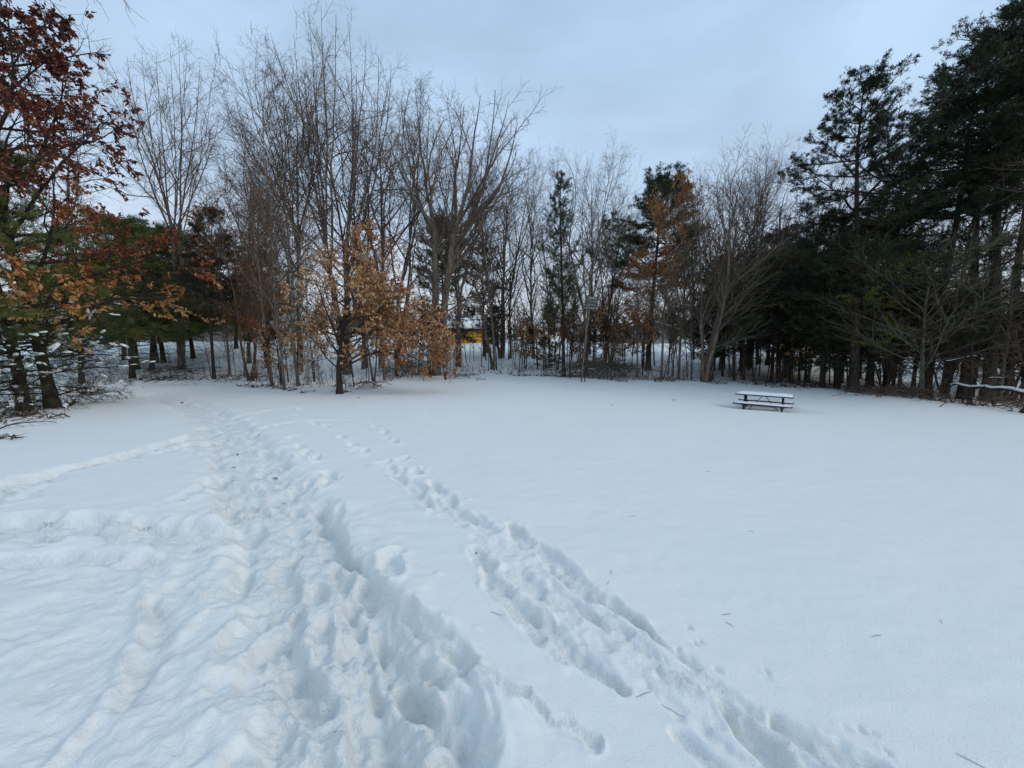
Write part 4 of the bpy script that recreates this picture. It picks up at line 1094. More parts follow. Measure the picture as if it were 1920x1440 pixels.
# ------------------------------------------------------------------ placed trees: (prototype, base column, base row or None, distance, top row, name, label, extras)
TREES = [
 # left
 ('pine_olive', 257, 690, 0, 415, 'pine_tree', 'olive green pine with a straight trunk, left of a leaning trunk pair', {'sx': 1.25}),
 ('pine_olive', 285, 692, 0, 440, 'pine_tree', 'olive green pine whose trunk leans right, second of the left-hand pair', {'sx': 1.2, 'tilt': (0, .06)}),
 ('pine_slim', 402, 712, 0, 385, 'pine_tree', 'dark green pine with a snow-flecked slim trunk at the path end', {'sx': .85}),
 ('pine_olive', 150, None, 19, 420, 'pine_tree', 'olive pine crown showing beneath the red oak leaves', {'sx': 1.2}),
 ('pine_olive', 340, None, 30, 430, 'pine_tree', 'pine in front of the grey house, filling the gap left of the slim trunk', {'sx': 1.3}),
 ('pine_olive', 235, None, 30, 400, 'pine_tree', 'dark pine standing far back at the left end of the grey house', {}),
 ('pine_olive', 500, None, 27, 470, 'pine_tree', 'bushy olive pine behind the three slim trunks left of the tan oak', {'sx': 1.1}),
 ('tall_b', 130, None, 30, 130, 'bare_tree', 'faint bare tree in the sky gap just right of the red oak top', {}),
 ('oak_sparse', 470, 715, 0, 285, 'oak_tree', 'slim oak with a few dark red leaf clusters left of the tall central trees', {'leaf': 1}),
 ('oak_sparse', 505, None, 25, 330, 'oak_tree', 'slender oak with scattered orange leaves, behind the slim grey trunks', {}),
 ('thin', 510, 724, 0, 300, 'bare_tree', 'straight grey trunk leftmost of four slim trunks beside the tan oak', {}),
 ('thin', 533, 730, 0, 330, 'bare_tree', 'slim dark trunk second of four beside the tan oak', {}),
 ('mossy', 560, 728, 0, 400, 'bare_tree', 'pale mossy trunk third of four beside the tan oak', {}),
 ('oak_shrub', 590, 716, 0, 600, 'oak_shrub', 'tan-leaved oak sapling tangled left of the tan oak trunk', {'sx': .9}),
 ('oak_sparse', 700, None, 20, 440, 'oak_tree', 'thin oak with sparse rusty leaves above the hanging tan leaves', {}),
 ('oak_shrub', 528, 724, 0, 585, 'oak_shrub', 'pale-leaved oak sapling among the four slim trunks', {'sx': .8}),
 ('oak_shrub', 745, 704, 0, 560, 'oak_shrub', 'copper-leaved oak sapling behind the branch tangle', {'sx': 1.1}),
 ('oak_shrub', 805, 702, 0, 545, 'oak_shrub', 'tall copper-leaved oak sapling before the big bare oak trunks', {'sx': 1.0}),
 ('oak_shrub', 1090, None, 30, 600, 'oak_shrub', 'rusty oak sapling seen under the slatted box', {'sx': 1.2}),
 ('birch', 577, 722, 0, 350, 'birch_tree', 'leaning white-barked birch nearest the tan oak', {'tilt': (0, .07)}),
 ('birch', 560, None, 24, 150, 'birch_tree', 'tall slender birch with pale stem rising into the tallest crown', {}),
 ('fan', 715, None, 27, 100, 'bare_tree', 'bare tree with a straight stem forming the right shoulder of the tallest crown', {}),
 ('fan_b', 683, 690, 0, 130, 'bare_tree', 'bare tree with a dark trunk foot just right of the tan oak', {'sx': .9}),
 ('fan', 468, None, 29, 190, 'bare_tree', 'fine-twigged bare tree between the red oak and the tall clump', {'rz': 4.0}),
 ('fan_b', 750, None, 28, 170, 'bare_oak', 'bare oak with crooked limbs in the gap right of the tall clump', {'sx': .9}),
 ('fan_b', 860, None, 28, 200, 'bare_oak', 'second thick bare oak stem close behind the big spreading one', {'sx': .85}),
 ('pine_round', 832, None, 42, 390, 'pine_tree', 'distant pine top behind the big bare oak trunks', {}),
 ('oak_rust', 720, None, 21, 420, 'oak_tree', 'rusty-leaved oak standing behind the hanging tan leaves', {'sx': .8}),
 ('oak_shrub', 835, None, 21, 610, 'oak_shrub', 'small tan-leaved oak at the right end of the tan oak crown', {}),
 # centre
 ('tall_b', 925, 694, 0, 300, 'bare_tree', 'bare tree with a brown trunk left of the thick dark one', {}),
 ('fan', 957, 672, 0, 285, 'bare_tree', 'bare tree on a thick dark trunk, right of the ochre shed', {'sx': .9}),
 ('tall_a', 1000, None, 32, 310, 'bare_tree', 'fine-twigged bare tree just right of the thick dark trunk', {}),
 ('vase', 940, None, 32, 320, 'bare_tree', 'low wide bare crown under the right edge of the big bare oak', {}),
 ('pine_full', 908, None, 33, 455, 'pine_tree', 'dark blue-green pine beside the ochre shed', {}),
 ('pine_olive', 925, None, 36, 570, 'pine_tree', 'low green pine beside the ochre shed roof', {'sx': .8}),
 ('pine_narrow', 1057, 706, 0, 325, 'pine_tree', 'narrow tall pine left of the slatted box', {}),
 ('thin', 1030, None, 30, 400, 'bare_tree', 'spindly bare tree between the thick dark trunk and the narrow pine', {}),
 ('fan_b', 1098, 706, 0, 285, 'bare_tree', 'bare multi-stem tree right behind the slatted box post', {'sx': .9}),
 ('fan', 1135, None, 31, 330, 'bare_tree', 'forked bare tree to the right of the slatted box', {}),
 ('tall_a', 1105, None, 35, 285, 'bare_tree', 'bare tree whose top is highest above the slatted box', {'sx': .75}),
 ('oak_sparse', 1145, None, 29, 380, 'oak_tree', 'thin oak with a few brown leaves between slatted box and rusty pine', {}),
 ('oak_sparse', 1045, None, 27, 470, 'oak_tree', 'thin brown-leaved oak tangled with the narrow pine', {}),
 ('oak_shrub', 1068, 690, 0, 590, 'oak_shrub', 'tan oak shrub at the foot of the narrow pine', {}),
 ('oak_shrub', 1112, 690, 0, 560, 'oak_shrub', 'orange oak shrub, left of a pair behind the brush pile', {}),
 ('oak_shrub', 1170, 688, 0, 590, 'oak_shrub', 'orange oak shrub, right of a pair behind the brush pile', {}),
 ('oak_shrub', 1008, 690, 0, 600, 'oak_shrub', 'brown oak shrub right of the thick dark trunk', {}),
 ('oak_shrub', 1205, 692, 0, 575, 'oak_shrub', 'rust-leaved oak shrub at the foot of the rounded pine', {}),
 ('oak_shrub', 985, 690, 0, 595, 'oak_shrub', 'tan oak shrub close right of the thick dark trunk', {}),
 ('oak_shrub', 1135, 688, 0, 600, 'oak_shrub', 'low orange oak shrub behind the brush pile', {}),
 ('oak_rust', 1150, None, 33, 560, 'oak_tree', 'short rusty oak beyond the brush pile', {'sx': 1.3}),
 ('oak_rust', 1030, None, 34, 570, 'oak_tree', 'short rusty oak beyond the narrow pine', {'sx': 1.3}),
 ('oak_rust', 430, None, 24, 400, 'oak_tree', 'orange-leaved oak mixed into the green pines on the left', {'sx': .8}),
 ('oak_rust', 480, None, 22, 480, 'oak_tree', 'rust-leaved oak behind the slim trunks', {'sx': .8}),
 ('pine_small', 1022, 690, 0, 630, 'young_pine', 'small blue-green young pine low in the centre undergrowth', {}),
 ('pine_small', 1040, 684, 0, 640, 'young_pine', 'tiny young pine beside the taller young pine in the centre', {}),
 ('pine_round', 1215, 694, 0, 305, 'pine_tree', 'rounded pine on a dark leaning double trunk, right of the taupe house', {'sx': 1.15, 'tilt': (0, .03)}),
 ('oak_rust', 1240, None, 21, 335, 'oak_tree', 'rusty-leaved oak grown into the rounded pine crown', {'sx': .65}),
 ('oak_rust', 1195, None, 22, 460, 'oak_tree', 'orange-leaved oak reaching left from the rounded pine', {'sx': .7}),
 ('thin', 1272, 710, 0, 330, 'bare_tree', 'slim reddish-footed bare tree right of the rounded pine', {}),
 # right centre
 ('vase', 1322, 716, 0, 265, 'bare_tree', 'pale grey many-stemmed tree left of the picnic table', {'sx': 1.0}),
 ('arching', 1316, 715, 0, 440, 'arching_tree', 'pale tree with long low boughs arching right above the picnic table', {'sx': 1.35, 'rz': 0.0}),
 ('fan', 1350, None, 26, 285, 'bare_tree', 'bare tree just right of the pale many-stemmed tree', {}),
 ('tall_a', 1420, None, 30, 270, 'bare_tree', 'bare tree in the open sky above the picnic table', {'sx': .85}),
 ('vase', 1400, None, 28, 290, 'bare_tree', 'low forked bare tree deep behind the picnic table', {}),
 ('tall_b', 1480, None, 28, 270, 'bare_tree', 'bare tree touching the left limbs of the first tall pine', {}),
 ('tall_a', 1300, None, 32, 300, 'bare_tree', 'bare tree peeping over the right side of the rounded pine', {'sx': .7}),
 # pines on the right
 ('pine_tiers', 1600, 736, 0, 95, 'pine_tree', 'first tall pine from the left in the dark stand, layered crown against the sky', {'sx': 1.15, 'rz': 2.2}),
 ('pine_tiers', 1735, 741, 0, 88, 'pine_tree', 'second tall pine of the dark stand', {'rz': .4}),
 ('pine_high', 1805, 748, 0, 60, 'pine_tree', 'third tall pine of the dark stand, thick black trunk behind the fallen log', {'sx': 1.0}),
 ('pine_high', 1850, 752, 0, -20, 'pine_tree', 'fourth tall pine of the dark stand, thickest black trunk behind the log', {'sx': 1.05}),
 ('pine_high', 1950, None, 15, -60, 'pine_tree', 'tall dark pine cut by the right edge', {}),
 ('pine_high', 1668, None, 24, 260, 'pine_tree', 'pine set back between the first and second of the dark stand', {'sx': .9}),
 ('pine_high', 1893, None, 20, 90, 'pine_tree', 'tall pine in the back row above the fallen log', {}),
 ('pine_full', 1540, 726, 0, 385, 'pine_tree', 'dark pine with limbs to the left of the first tall pine', {'sx': 1.0}),
 ('pine_full', 1570, 728, 0, 430, 'pine_tree', 'dark lower pine at the foot of the first tall pine', {}),
 ('pine_olive', 1480, None, 24, 470, 'pine_tree', 'olive green pine boughs right behind the picnic table', {'sx': 1.1}),
 ('pine_olive', 1630, None, 17, 400, 'pine_tree', 'pine with olive boughs under the first tall pine', {'sx': 1.1}),
 ('arching', 1727, 746, 0, 400, 'arching_tree', 'small grey tree with long feathery branches in front of the dark pines', {'sx': 1.25, 'rz': 1.0}),
 ('arching_red', 1770, 742, 0, 560, 'red_shrub', 'reddish twiggy shrub right of the feathery grey tree', {'sx': 1.3}),
 ('arching_red', 1890, 748, 0, 520, 'red_shrub', 'reddish twiggy shrub behind the right end of the fallen log', {'sx': 1.4}),
 ('arching_red', 1660, None, 17, 590, 'red_shrub', 'reddish twiggy shrub left of the feathery grey tree', {'sx': 1.3}),
 ('arching', 1880, None, 15, 430, 'arching_tree', 'feathery bare tree crowding the right edge of the picture', {'sx': 1.3, 'rz': 2.5}),
 ('oak_shrub', 1545, 722, 0, 545, 'oak_shrub', 'oak shrub with orange leaves glowing among the dark pines', {}),
]
for pr, px, py, Y, top, nm, lb, ex in TREES:
    p = gpt(at(px, py) if py else at_depth(px, Y))
    H = height_at(p, top)
    c = {'pine': 'pine', 'birc': 'birch', 'oak_': 'oak', 'youn': 'pine'}.get(nm[:4], 'shrub' if 'shrub' in nm else 'tree')
    if nm == 'oak_shrub': c = 'shrub'
    spawn(pr, p, H, lb, nm, c, None, ex.get('rz'), ex.get('sx', 1.0), ex.get('tilt', (0, 0)))

LANDMARKS = [(-300, 120, 'snowy pine'), (120, 330, 'leaning trunk pair'), (330, 470, 'slim-trunked pine'), (470, 600, 'four slim trunks'), (600, 720, 'tan oak trunk'),
             (720, 835, 'branch tangle'), (835, 925, 'ochre shed'), (925, 1010, 'thick dark trunk'), (1010, 1080, 'narrow pine'), (1080, 1160, 'slatted box'), (1160, 1250, 'rounded pine'),
             (1250, 1370, 'many-stemmed tree'), (1370, 1500, 'picnic table'), (1500, 1650, 'first tall pine'), (1650, 1780, 'feathery grey tree'), (1780, 2600, 'fallen log')]
ORD = ['leftmost', 'second from left', 'third from left', 'fourth from left', 'fifth from left', 'sixth from left', 'seventh from left', 'eighth from left', 'ninth from left', 'tenth from left']
MANY = []
def individual(o, noun, H, hmid, back):
    MANY.append((o, noun, H, hmid, back))
def label_individuals():
    cls = {}
    for o, noun, H, hmid, back in MANY:
        x, y = o.location[0], o.location[1]
        px = 960 + FPX * x / y
        lm = next((n for a, b, n in LANDMARKS if a <= px < b), 'fallen log')
        d = math.hypot(x, y) - float(edge_r(x, y))
        row = 'at the snow edge' if d < 1.4 else ('just inside the wood' if d < back else 'deep in the wood')
        cls.setdefault((noun, 'taller' if H > hmid else 'shorter', row, lm), []).append((px, o))
    for (noun, sz, row, lm), L in cls.items():
        L.sort(key=lambda q: q[0])
        for i, (px, o) in enumerate(L):
            o['label'] = f'{sz} {noun} {row} by the {lm}' + (f', {ORD[min(i, 9)]}' if len(L) > 1 else '')
# back rows of the dark wood on the right and of the pines on the left: nothing tells these apart
rb = np.random.default_rng(55)
for i in range(20):
    a = math.radians(rb.uniform(27, 60)); r = rb.uniform(27, 44)
    x, y = r * math.sin(a), r * math.cos(a)
    h_ = rb.uniform(8, 11) * (.8 if a < .6 else 1 if a < .84 else .6)
    individual(spawn(['pine_full', 'pine_high', 'pine_tiers', 'pine_full'][i % 4], (x, y), h_, 'dark pine deep inside the right-hand wood', 'pine_tree', 'pine', 'pines deep in the right-hand wood', sx=1.25), 'dark background pine', h_, 8, 12)
for i in range(22):
    a = math.radians(rb.uniform(26, 58)); r = edge_r(math.sin(a), math.cos(a)) + rb.uniform(1.5, 9)
    h_ = rb.uniform(4, 7)
    individual(spawn(['pine_tiers', 'pine_high'][i % 2], (r * math.sin(a), r * math.cos(a)), h_, 'low dark pine in the understorey of the right-hand wood', 'pine_tree', 'pine', 'low pines under the right-hand wood', sx=1.2), 'understorey pine', h_, 5.5, 5)
for i in range(34):
    a = math.radians(rb.uniform(22, 56)); r = edge_r(math.sin(a), math.cos(a)) + rb.uniform(.8, 9)
    h_ = rb.uniform(5, 11)
    individual(spawn(['thin', 'sapling', 'thin'][i % 3], (r * math.sin(a), r * math.cos(a)), h_, 'slim dark tree stem inside the right-hand wood', 'bare_tree', 'tree', 'slim stems inside the right-hand wood'), 'slim bare stem', h_, 8, 5)
for i in range(5):
    a = math.radians(rb.uniform(-46, -34)); r = rb.uniform(30, 44)
    h_ = rb.uniform(8, 11)
    individual(spawn('pine_olive', (r * math.sin(a), r * math.cos(a)), h_, 'pine far behind the left-hand trees', 'pine_tree', 'pine', 'pines far behind the left-hand trees', sx=1.2), 'olive background pine', h_, 9.5, 5)
# saplings along the far edge of the field
def saplings(n, a0, a1, d0, d1, protos, h0, h1, label, group, seed):
    r_ = np.random.default_rng(seed)
    for i in range(n):
        a = math.radians(r_.uniform(a0, a1)); s, c = math.sin(a), math.cos(a)
        r = float(edge_r(s, c)) + r_.uniform(d0, d1)
        h_ = r_.uniform(h0, h1)
        individual(spawn(protos[i % len(protos)], (r * s, r * c), h_, label, 'sapling', 'sapling', group, tilt=(r_.normal() * .06, r_.normal() * .06)), 'bare sapling', h_, (h0 + h1) / 2, 3.5)
saplings(30, -10, 4, .3, 7, ['whip', 'sapling', 'sapling_b'], 1.4, 5.5, 'thin leafless sapling at the far edge of the field, near the ochre shed', 'saplings by the ochre shed', 1)
saplings(22, 4, 26, .3, 6, ['whip', 'sapling', 'sapling_b'], 1.8, 5.5, 'thin leafless sapling along the wood edge right of centre', 'saplings right of centre', 2)
saplings(30, 26, 52, .3, 5, ['sapling', 'whip', 'sapling'], 1.8, 5, 'thin dark sapling at the foot of the right-hand wood', 'saplings under the right-hand wood', 3)
saplings(28, -50, -12, .2, 7, ['whip', 'sapling_b', 'sapling'], 1.2, 4.5, 'thin leafless sapling among the left-hand trees', 'saplings on the left', 4)
saplings(15, -12, 26, 6, 16, ['thin', 'sapling', 'thin'], 5, 9, 'slender bare tree standing back behind the centre edge', 'slender trees behind the centre edge', 5)

label_individuals()

# ------------------------------------------------------------------ undergrowth, litter
def undergrowth():
    rng = np.random.default_rng(60)
    n = 900
    a = np.radians(rng.uniform(-58, 60, n)); s, c = np.sin(a), np.cos(a)
    r = edge_r(s, c) + rng.exponential(1.5, n) + .1 + 1.1 * vnoise(a * 22, a * 3, 66)
    x, y = r * s, r * c
    k = (vnoise(x * .5, y * .5, 70) + .3 > rng.uniform(-1, 1, n))
    x, y = x[k], y[k]; n = len(x)
    z = ground(x, y)
    H = rng.uniform(.25, 1.3, n) * (1 + .5 * vnoise(x * .3, y * .3, 71))
    q = np.linspace(0, 1, 4)
    tip = np.stack([rng.normal(0, .35, n) * H, rng.normal(0, .35, n) * H, H], -1)
    P = np.stack([x, y, z - .05], -1)[:, None] + q[None, :, None] * tip[:, None] + rng.normal(0, .03, (n, 4, 3)) * q[None, :, None]
    R = (.007 * (1 - q) + .003)[None] * np.ones((n, 1))
    P1, R1 = grow(rng, P, R, 4, .2, .95, 45, lambda t, L: L * .45, .008, 2, up=.05, rtip=.003)
    P2, R2 = grow(rng, P1, R1, 3, .2, .95, 45, lambda t, L: L * .5, .008, 2, up=.03, rtip=.003)
    link('undergrowth', tube_mesh('undergrowth', [(P, R, 3), (P1, R1, 3), (P2, R2, 3)], M['twig']), kind='stuff')
    # fallen leaves, bark and grass bits poking through the snow under the trees
    n = 5200
    a = np.radians(rng.uniform(-58, 60, n)); s, c = np.sin(a), np.cos(a)
    r = edge_r(s, c) + rng.exponential(1.6, n) - .7 + .9 * vnoise(a * 22, a * 3, 66)
    x, y = r * s, r * c
    k = vnoise(x * .9, y * .9, 72) > -.15
    x, y = x[k], y[k]; n = len(x)
    z = ground(x, y) + .012
    P = np.stack([x, y, z], -1)
    d = norm(np.stack([rng.normal(0, 1, n), rng.normal(0, 1, n), rng.normal(.15, .25, n)], -1)); w = norm(np.cross(d, [0, 0, 1.0])) 
    L = rng.uniform(.04, .16, n)[:, None]; W = rng.uniform(.012, .05, n)[:, None]
    V = np.stack([P - w * W, P + d * L * .5 - w * W + [0, 0, .01], P + d * L + [0, 0, .015], P + d * L * .5 + w * W + [0, 0, .02], P + w * W], 1).reshape(-1, 3)
    b = np.arange(n)[:, None] * 5
    T = np.concatenate([b + [[0, 1, 4]], b + [[1, 3, 4]], b + [[1, 2, 3]]], 1).reshape(-1, 3)
    link('leaf_litter', mesh_np('leaf_litter', V, None, T, M['litter'], False, np.repeat(rng.random(n), 3)), kind='stuff')
    # tawny dead grass along the edge right of centre
    n = 2600
    a = np.radians(rng.uniform(5, 24, n)); s, c = np.sin(a), np.cos(a); r = edge_r(s, c) + rng.exponential(1.0, n) - .2
    x, y = r * s, r * c; z = ground(x, y)
    P = np.stack([x, y, z - .02], -1); L = rng.uniform(.08, .32, n)[:, None]
    d = norm(np.stack([rng.normal(0, .5, n), rng.normal(0, .5, n), np.ones(n)], -1)); w = norm(np.cross(d, rng.normal(0, 1, (n, 3)))) * .006
    V = np.stack([P - w, P + w, P + d * L], 1).reshape(-1, 3)
    link('dead_grass', mesh_np('dead_grass', V, None, np.arange(3 * n).reshape(-1, 3), M['litter'], False, rng.uniform(.5, 1, n)), kind='stuff')
undergrowth()

# ------------------------------------------------------------------ brush piles, fallen wood
def stick_pile(name, label, px, py, n, L, spread, seed, h=.6, m='twig_olive', r=.014, category='brush pile', dirx=None):
    rng = np.random.default_rng(seed)
    b = gpt(at(px, py))
    P = []
    for i in range(n):
        a = rng.uniform(0, 6.28) if dirx is None else dirx + rng.normal(0, .5)
        l = L * rng.uniform(.4, 1.1)
        c = np.array([rng.normal(0, spread), rng.normal(0, spread * .6), 0])
        q = np.linspace(0, 1, 6)[:, None]
        d = np.array([math.cos(a), math.sin(a) * .7, 0]) * l
        z0 = rng.uniform(0, h) * math.exp(-abs(c[0]) / (spread * 1.6)); z1 = rng.uniform(0, h * .5)
        pts = c + d * (q - .5) + np.c_[0 * q, 0 * q, z0 * (1 - q) + z1 * q + .12 * l * np.sin(q * 3.14)] + rng.normal(0, .03, (6, 3))
        w = pts + b
        g = ground(w[:, 0], w[:, 1]) - b[2]
        pts[:, 2] = np.maximum(pts[:, 2] + g * .6, g - .01)
        P.append(pts)
    P = np.array(P); R = np.linspace(1, .35, 6)[None] * rng.uniform(.5, 1.4, (n, 1)) * r
    P1, R1 = grow(rng, P, R, 4, .2, .95, 40, lambda t, L: L * .3, .01, 3, up=.0, wander=.15, rtip=.003)
    o = link(name, tube_mesh(name, [(P, R, 5), (P1, R1, 3)], M[m]))
    o.location = b
    tag(o, label, category)
    return P, o
P, o = stick_pile('brush_pile', 'large heap of cut branches under the slatted box post', 1130, 706, 130, 2.8, 1.2, 1, h=1.5, r=.022)
V = snow_on(P, 70, .02, .045, RNG); mb = MB(); mb.add(*V); mb.build('snow_dusting', M['snow_cap'], o, True, kind='stuff')
stick_pile('brush_pile', 'tangle of fallen branches right of the tan oak, under its leaves', 770, 704, 80, 2.4, .9, 2, h=1.3, r=.018)
stick_pile('fallen_branch', 'drooping dead branch lying on the snow right of the tan oak trunk', 685, 728, 16, 1.7, .35, 3, h=.55, m='twig', category='branch')
stick_pile('fallen_branch', 'forked branch flat on the snow before the centre saplings', 862, 710, 7, 1.7, .3, 4, h=.12, m='twig', category='branch')
stick_pile('fallen_branch', 'long dark branch sloping onto the snow left of the slim-trunked pine', 330, 722, 6, 3.2, .4, 5, h=.4, m='twig_dark', category='branch', dirx=.15)
stick_pile('fallen_branch', 'small twig cluster on the snow right of the forked branch', 905, 712, 4, .9, .15, 14, h=.05, m='twig', category='branch')
stick_pile('brush_pile', 'low brush heap below the feathery grey tree', 1690, 744, 60, 1.8, .8, 6, h=.45, m='twig')
stick_pile('brush_pile', 'low brush heap below the right end of the fallen log', 1880, 764, 44, 1.5, .8, 7, h=.4, m='twig')
stick_pile('brush_pile', 'dead branches scattered behind the picnic table', 1500, 722, 40, 1.6, 1.6, 8, h=.35, m='twig_dark')
stick_pile('brush_pile', 'snowy tangle of twigs left of the slim-trunked pine', 330, 700, 60, 1.6, 1.4, 9, h=.7, m='twig_dark')
stick_pile('brush_pile', 'twiggy heap between the slim trunks and the path end', 455, 715, 40, 1.4, .8, 10, h=.6, m='twig_dark')
stick_pile('fallen_branch', 'dark broken stick jutting from the snow at the left edge', 30, 800, 3, .9, .15, 11, h=.25, m='twig_dark', category='branch')
stick_pile('fallen_branch', 'curled dead twigs on the snow below the snowy pine', 85, 785, 9, .5, .3, 12, h=.12, m='twig', category='branch')
stick_pile('fallen_branch', 'rust-coloured strip of bark and twigs at the left edge', 10, 825, 4, .5, .15, 13, h=.03, m='bark_brown', category='branch')

def fallen_log():
    a = gpt(at_depth(1788, 14.2)); b = gpt(at_depth(1990, 10.6))
    z0 = a[2] + height_at(a, 720); z1 = b[2] + height_at(b, 742)
    q = np.linspace(0, 1, 14)[:, None]
    P = a * (1 - q) + b * q
    P[:, 2] = (z0 * (1 - q) + z1 * q)[:, 0]
    rng = np.random.default_rng(8)
    P += np.c_[rng.normal(0, .02, 14), rng.normal(0, .02, 14), rng.normal(0, .018, 14)]
    R = np.linspace(.035, .085, 14)
    m = MB(); m.tube(P - P[0], R, 9)
    o = m.build('fallen_log', M['bark_dark'], smooth=True); o.location = P[0]
    tag(o, 'long slanting fallen log with a line of snow at the right edge', 'log')
    S = P - P[0] + np.c_[np.zeros(14), np.zeros(14), R * .75]
    V, Q = tubes(S[None], (R * .85 + .012)[None], 8)
    c = np.repeat(S, 8, 0); V[:, 2] = c[:, 2] + (V[:, 2] - c[:, 2]) * .75
    link('snow_line', mesh_np('snow_line', V, Q, None, M['snow_cap']), o)
    for f, s in ((5, 1), (10, -1)):
        m = MB(); p = P[f] - P[0]
        foot = np.array([p[0] + .25 * s, p[1] - .1, float(ground(P[f][0] + .25 * s, P[f][1] - .1)) - P[0][2] - .05])
        m.tube([p, (p + foot) / 2 + [.03, 0, 0], foot], [.022, .026, .03], 6)
        m.build('branch_stub', M['bark_dark'], o, True)
fallen_log()
for i, (px, Y, top, x1) in enumerate(((1800, 14.5, 672, 1), (1870, 14.5, 708, -1))):
    b = gpt(at_depth(px, Y)); rng = np.random.default_rng(90 + i)
    z = height_at(b, top)
    P = np.array([(x * (1.0, .45)[i], 0, z + (.10 * math.sin(x * 2.9) if i == 0 else -.35 * (x * .45 + .1) ** 2)) for x in np.linspace(-.8, .8, 9)]) + rng.normal(0, .01, (9, 3))
    D = np.array([P[0] * (1 - q) + np.array([(-.85, -.5)[i], .2, -.1]) * q for q in np.linspace(0, 1, 5)])
    m = MB(); m.tube(P, np.linspace(.022, .012, 9), 6); m.tube(D, np.linspace(.014, .02, 5), 6)
    o = m.build('bent_sapling', M['bark_dark'], smooth=True); o.location = b
    tag(o, ['curved bent sapling with a snow line, above the middle of the fallen log', 'arched bent sapling over the thickest black trunk'][i], 'sapling')
    mb = MB(); mb.tube(P[1:8] + [0, 0, .014], np.linspace(.016, .010, 7), 6); mb.build('snow_line', M['snow_cap'], o, True)

# ------------------------------------------------------------------ picnic table
def picnic_table():
    e_ = bpy.data.objects.new('picnic_table', None); COL.objects.link(e_)
    e_.location = (TABLE[0], TABLE[1], float(ground(TABLE[0], TABLE[1])) - .17)
    e_.rotation_euler = (0, .012, TABLE_RZ)
    e_.scale = (.92, .92, .95)
    tag(e_, 'dark picnic table with attached benches capped in snow, alone on the field', 'table')
    L = 1.83
    for i in range(5):
        m = MB(); m.box((0, (i - 2) * .145, .74), (L, .137, .04)); m.build('tabletop_board', M['table_wood'], e_)
    for s in (-1, 1):
        for i in range(2):
            m = MB(); m.box((0, s * .66 + (i - .5) * .135, .44), (L, .128, .04)); m.build('seat_board', M['table_wood'], e_)
    for s in (-1, 1):
        x = s * .60
        for t in (-1, 1):
            m = MB(); m.bar((x, t * .20, .718), (x, t * .34, .0), .055, .055); m.build('leg', M['table_steel'], e_)
            m = MB(); m.bar((x, t * .62, .418), (x, t * .62, .0), .035, .035); m.build('seat_post', M['table_steel'], e_)
        m = MB(); m.bar((x, -.78, .395), (x, .78, .395), .05, .045); m.build('seat_support', M['table_steel'], e_)
        m = MB(); m.bar((x, -.34, .70), (x, .34, .70), .052, .04); m.build('top_support', M['table_steel'], e_)
        m = MB(); m.bar((s * .57, 0, .06), (s * .06, 0, .69), .022, .022); m.build('brace', M['table_steel'], e_)
        m = MB(); m.bar((x, -.33, .07), (x, .33, .07), .04, .04); m.build('foot_rail', M['table_steel'], e_)
    def cap(cx, cy, cz, lx, ly, h, nx=46, ny=14, seed=1, name='snow_cap'):
        u = np.linspace(-1, 1, nx); v = np.linspace(-1, 1, ny)
        U, W = np.meshgrid(u, v)
        x = U * lx / 2; y = W * ly / 2
        ed = (1 - np.abs(U) ** (7 + 5 * vnoise(W * 3 + 9, U * 0, seed + 8))) ** .5 * (1 - np.abs(W) ** 5) ** .5
        z = ed * h * (1 + .10 * vnoise(x * 3, y * 3, seed) + .05 * vnoise(x * 11, y * 11, seed + 1))
        sh = .03 * vnoise(x * 4, y * 4, seed + 3)
        V = np.stack([cx + x * (1 + .0 * sh), cy + y, cz + z], -1).reshape(-1, 3)
        i = np.arange(ny - 1)[:, None] * nx + np.arange(nx - 1)[None]
        Q = np.stack([i, i + 1, i + nx + 1, i + nx], -1).reshape(-1, 4)
        Vb = V.copy(); Vb[:, 2] = cz
        n = len(V)
        return link(name, mesh_np(name, np.vstack([V, Vb]), np.vstack([Q, Q[:, ::-1] + n]), None, M['snow_cap']), e_)
    cap(0, 0, .762, L - .03, .70, .076, seed=1)
    for s in (-1, 1):
        cap(.0, s * .66, .462, L - .05, .24, .052, ny=10, seed=4 + s)
picnic_table()

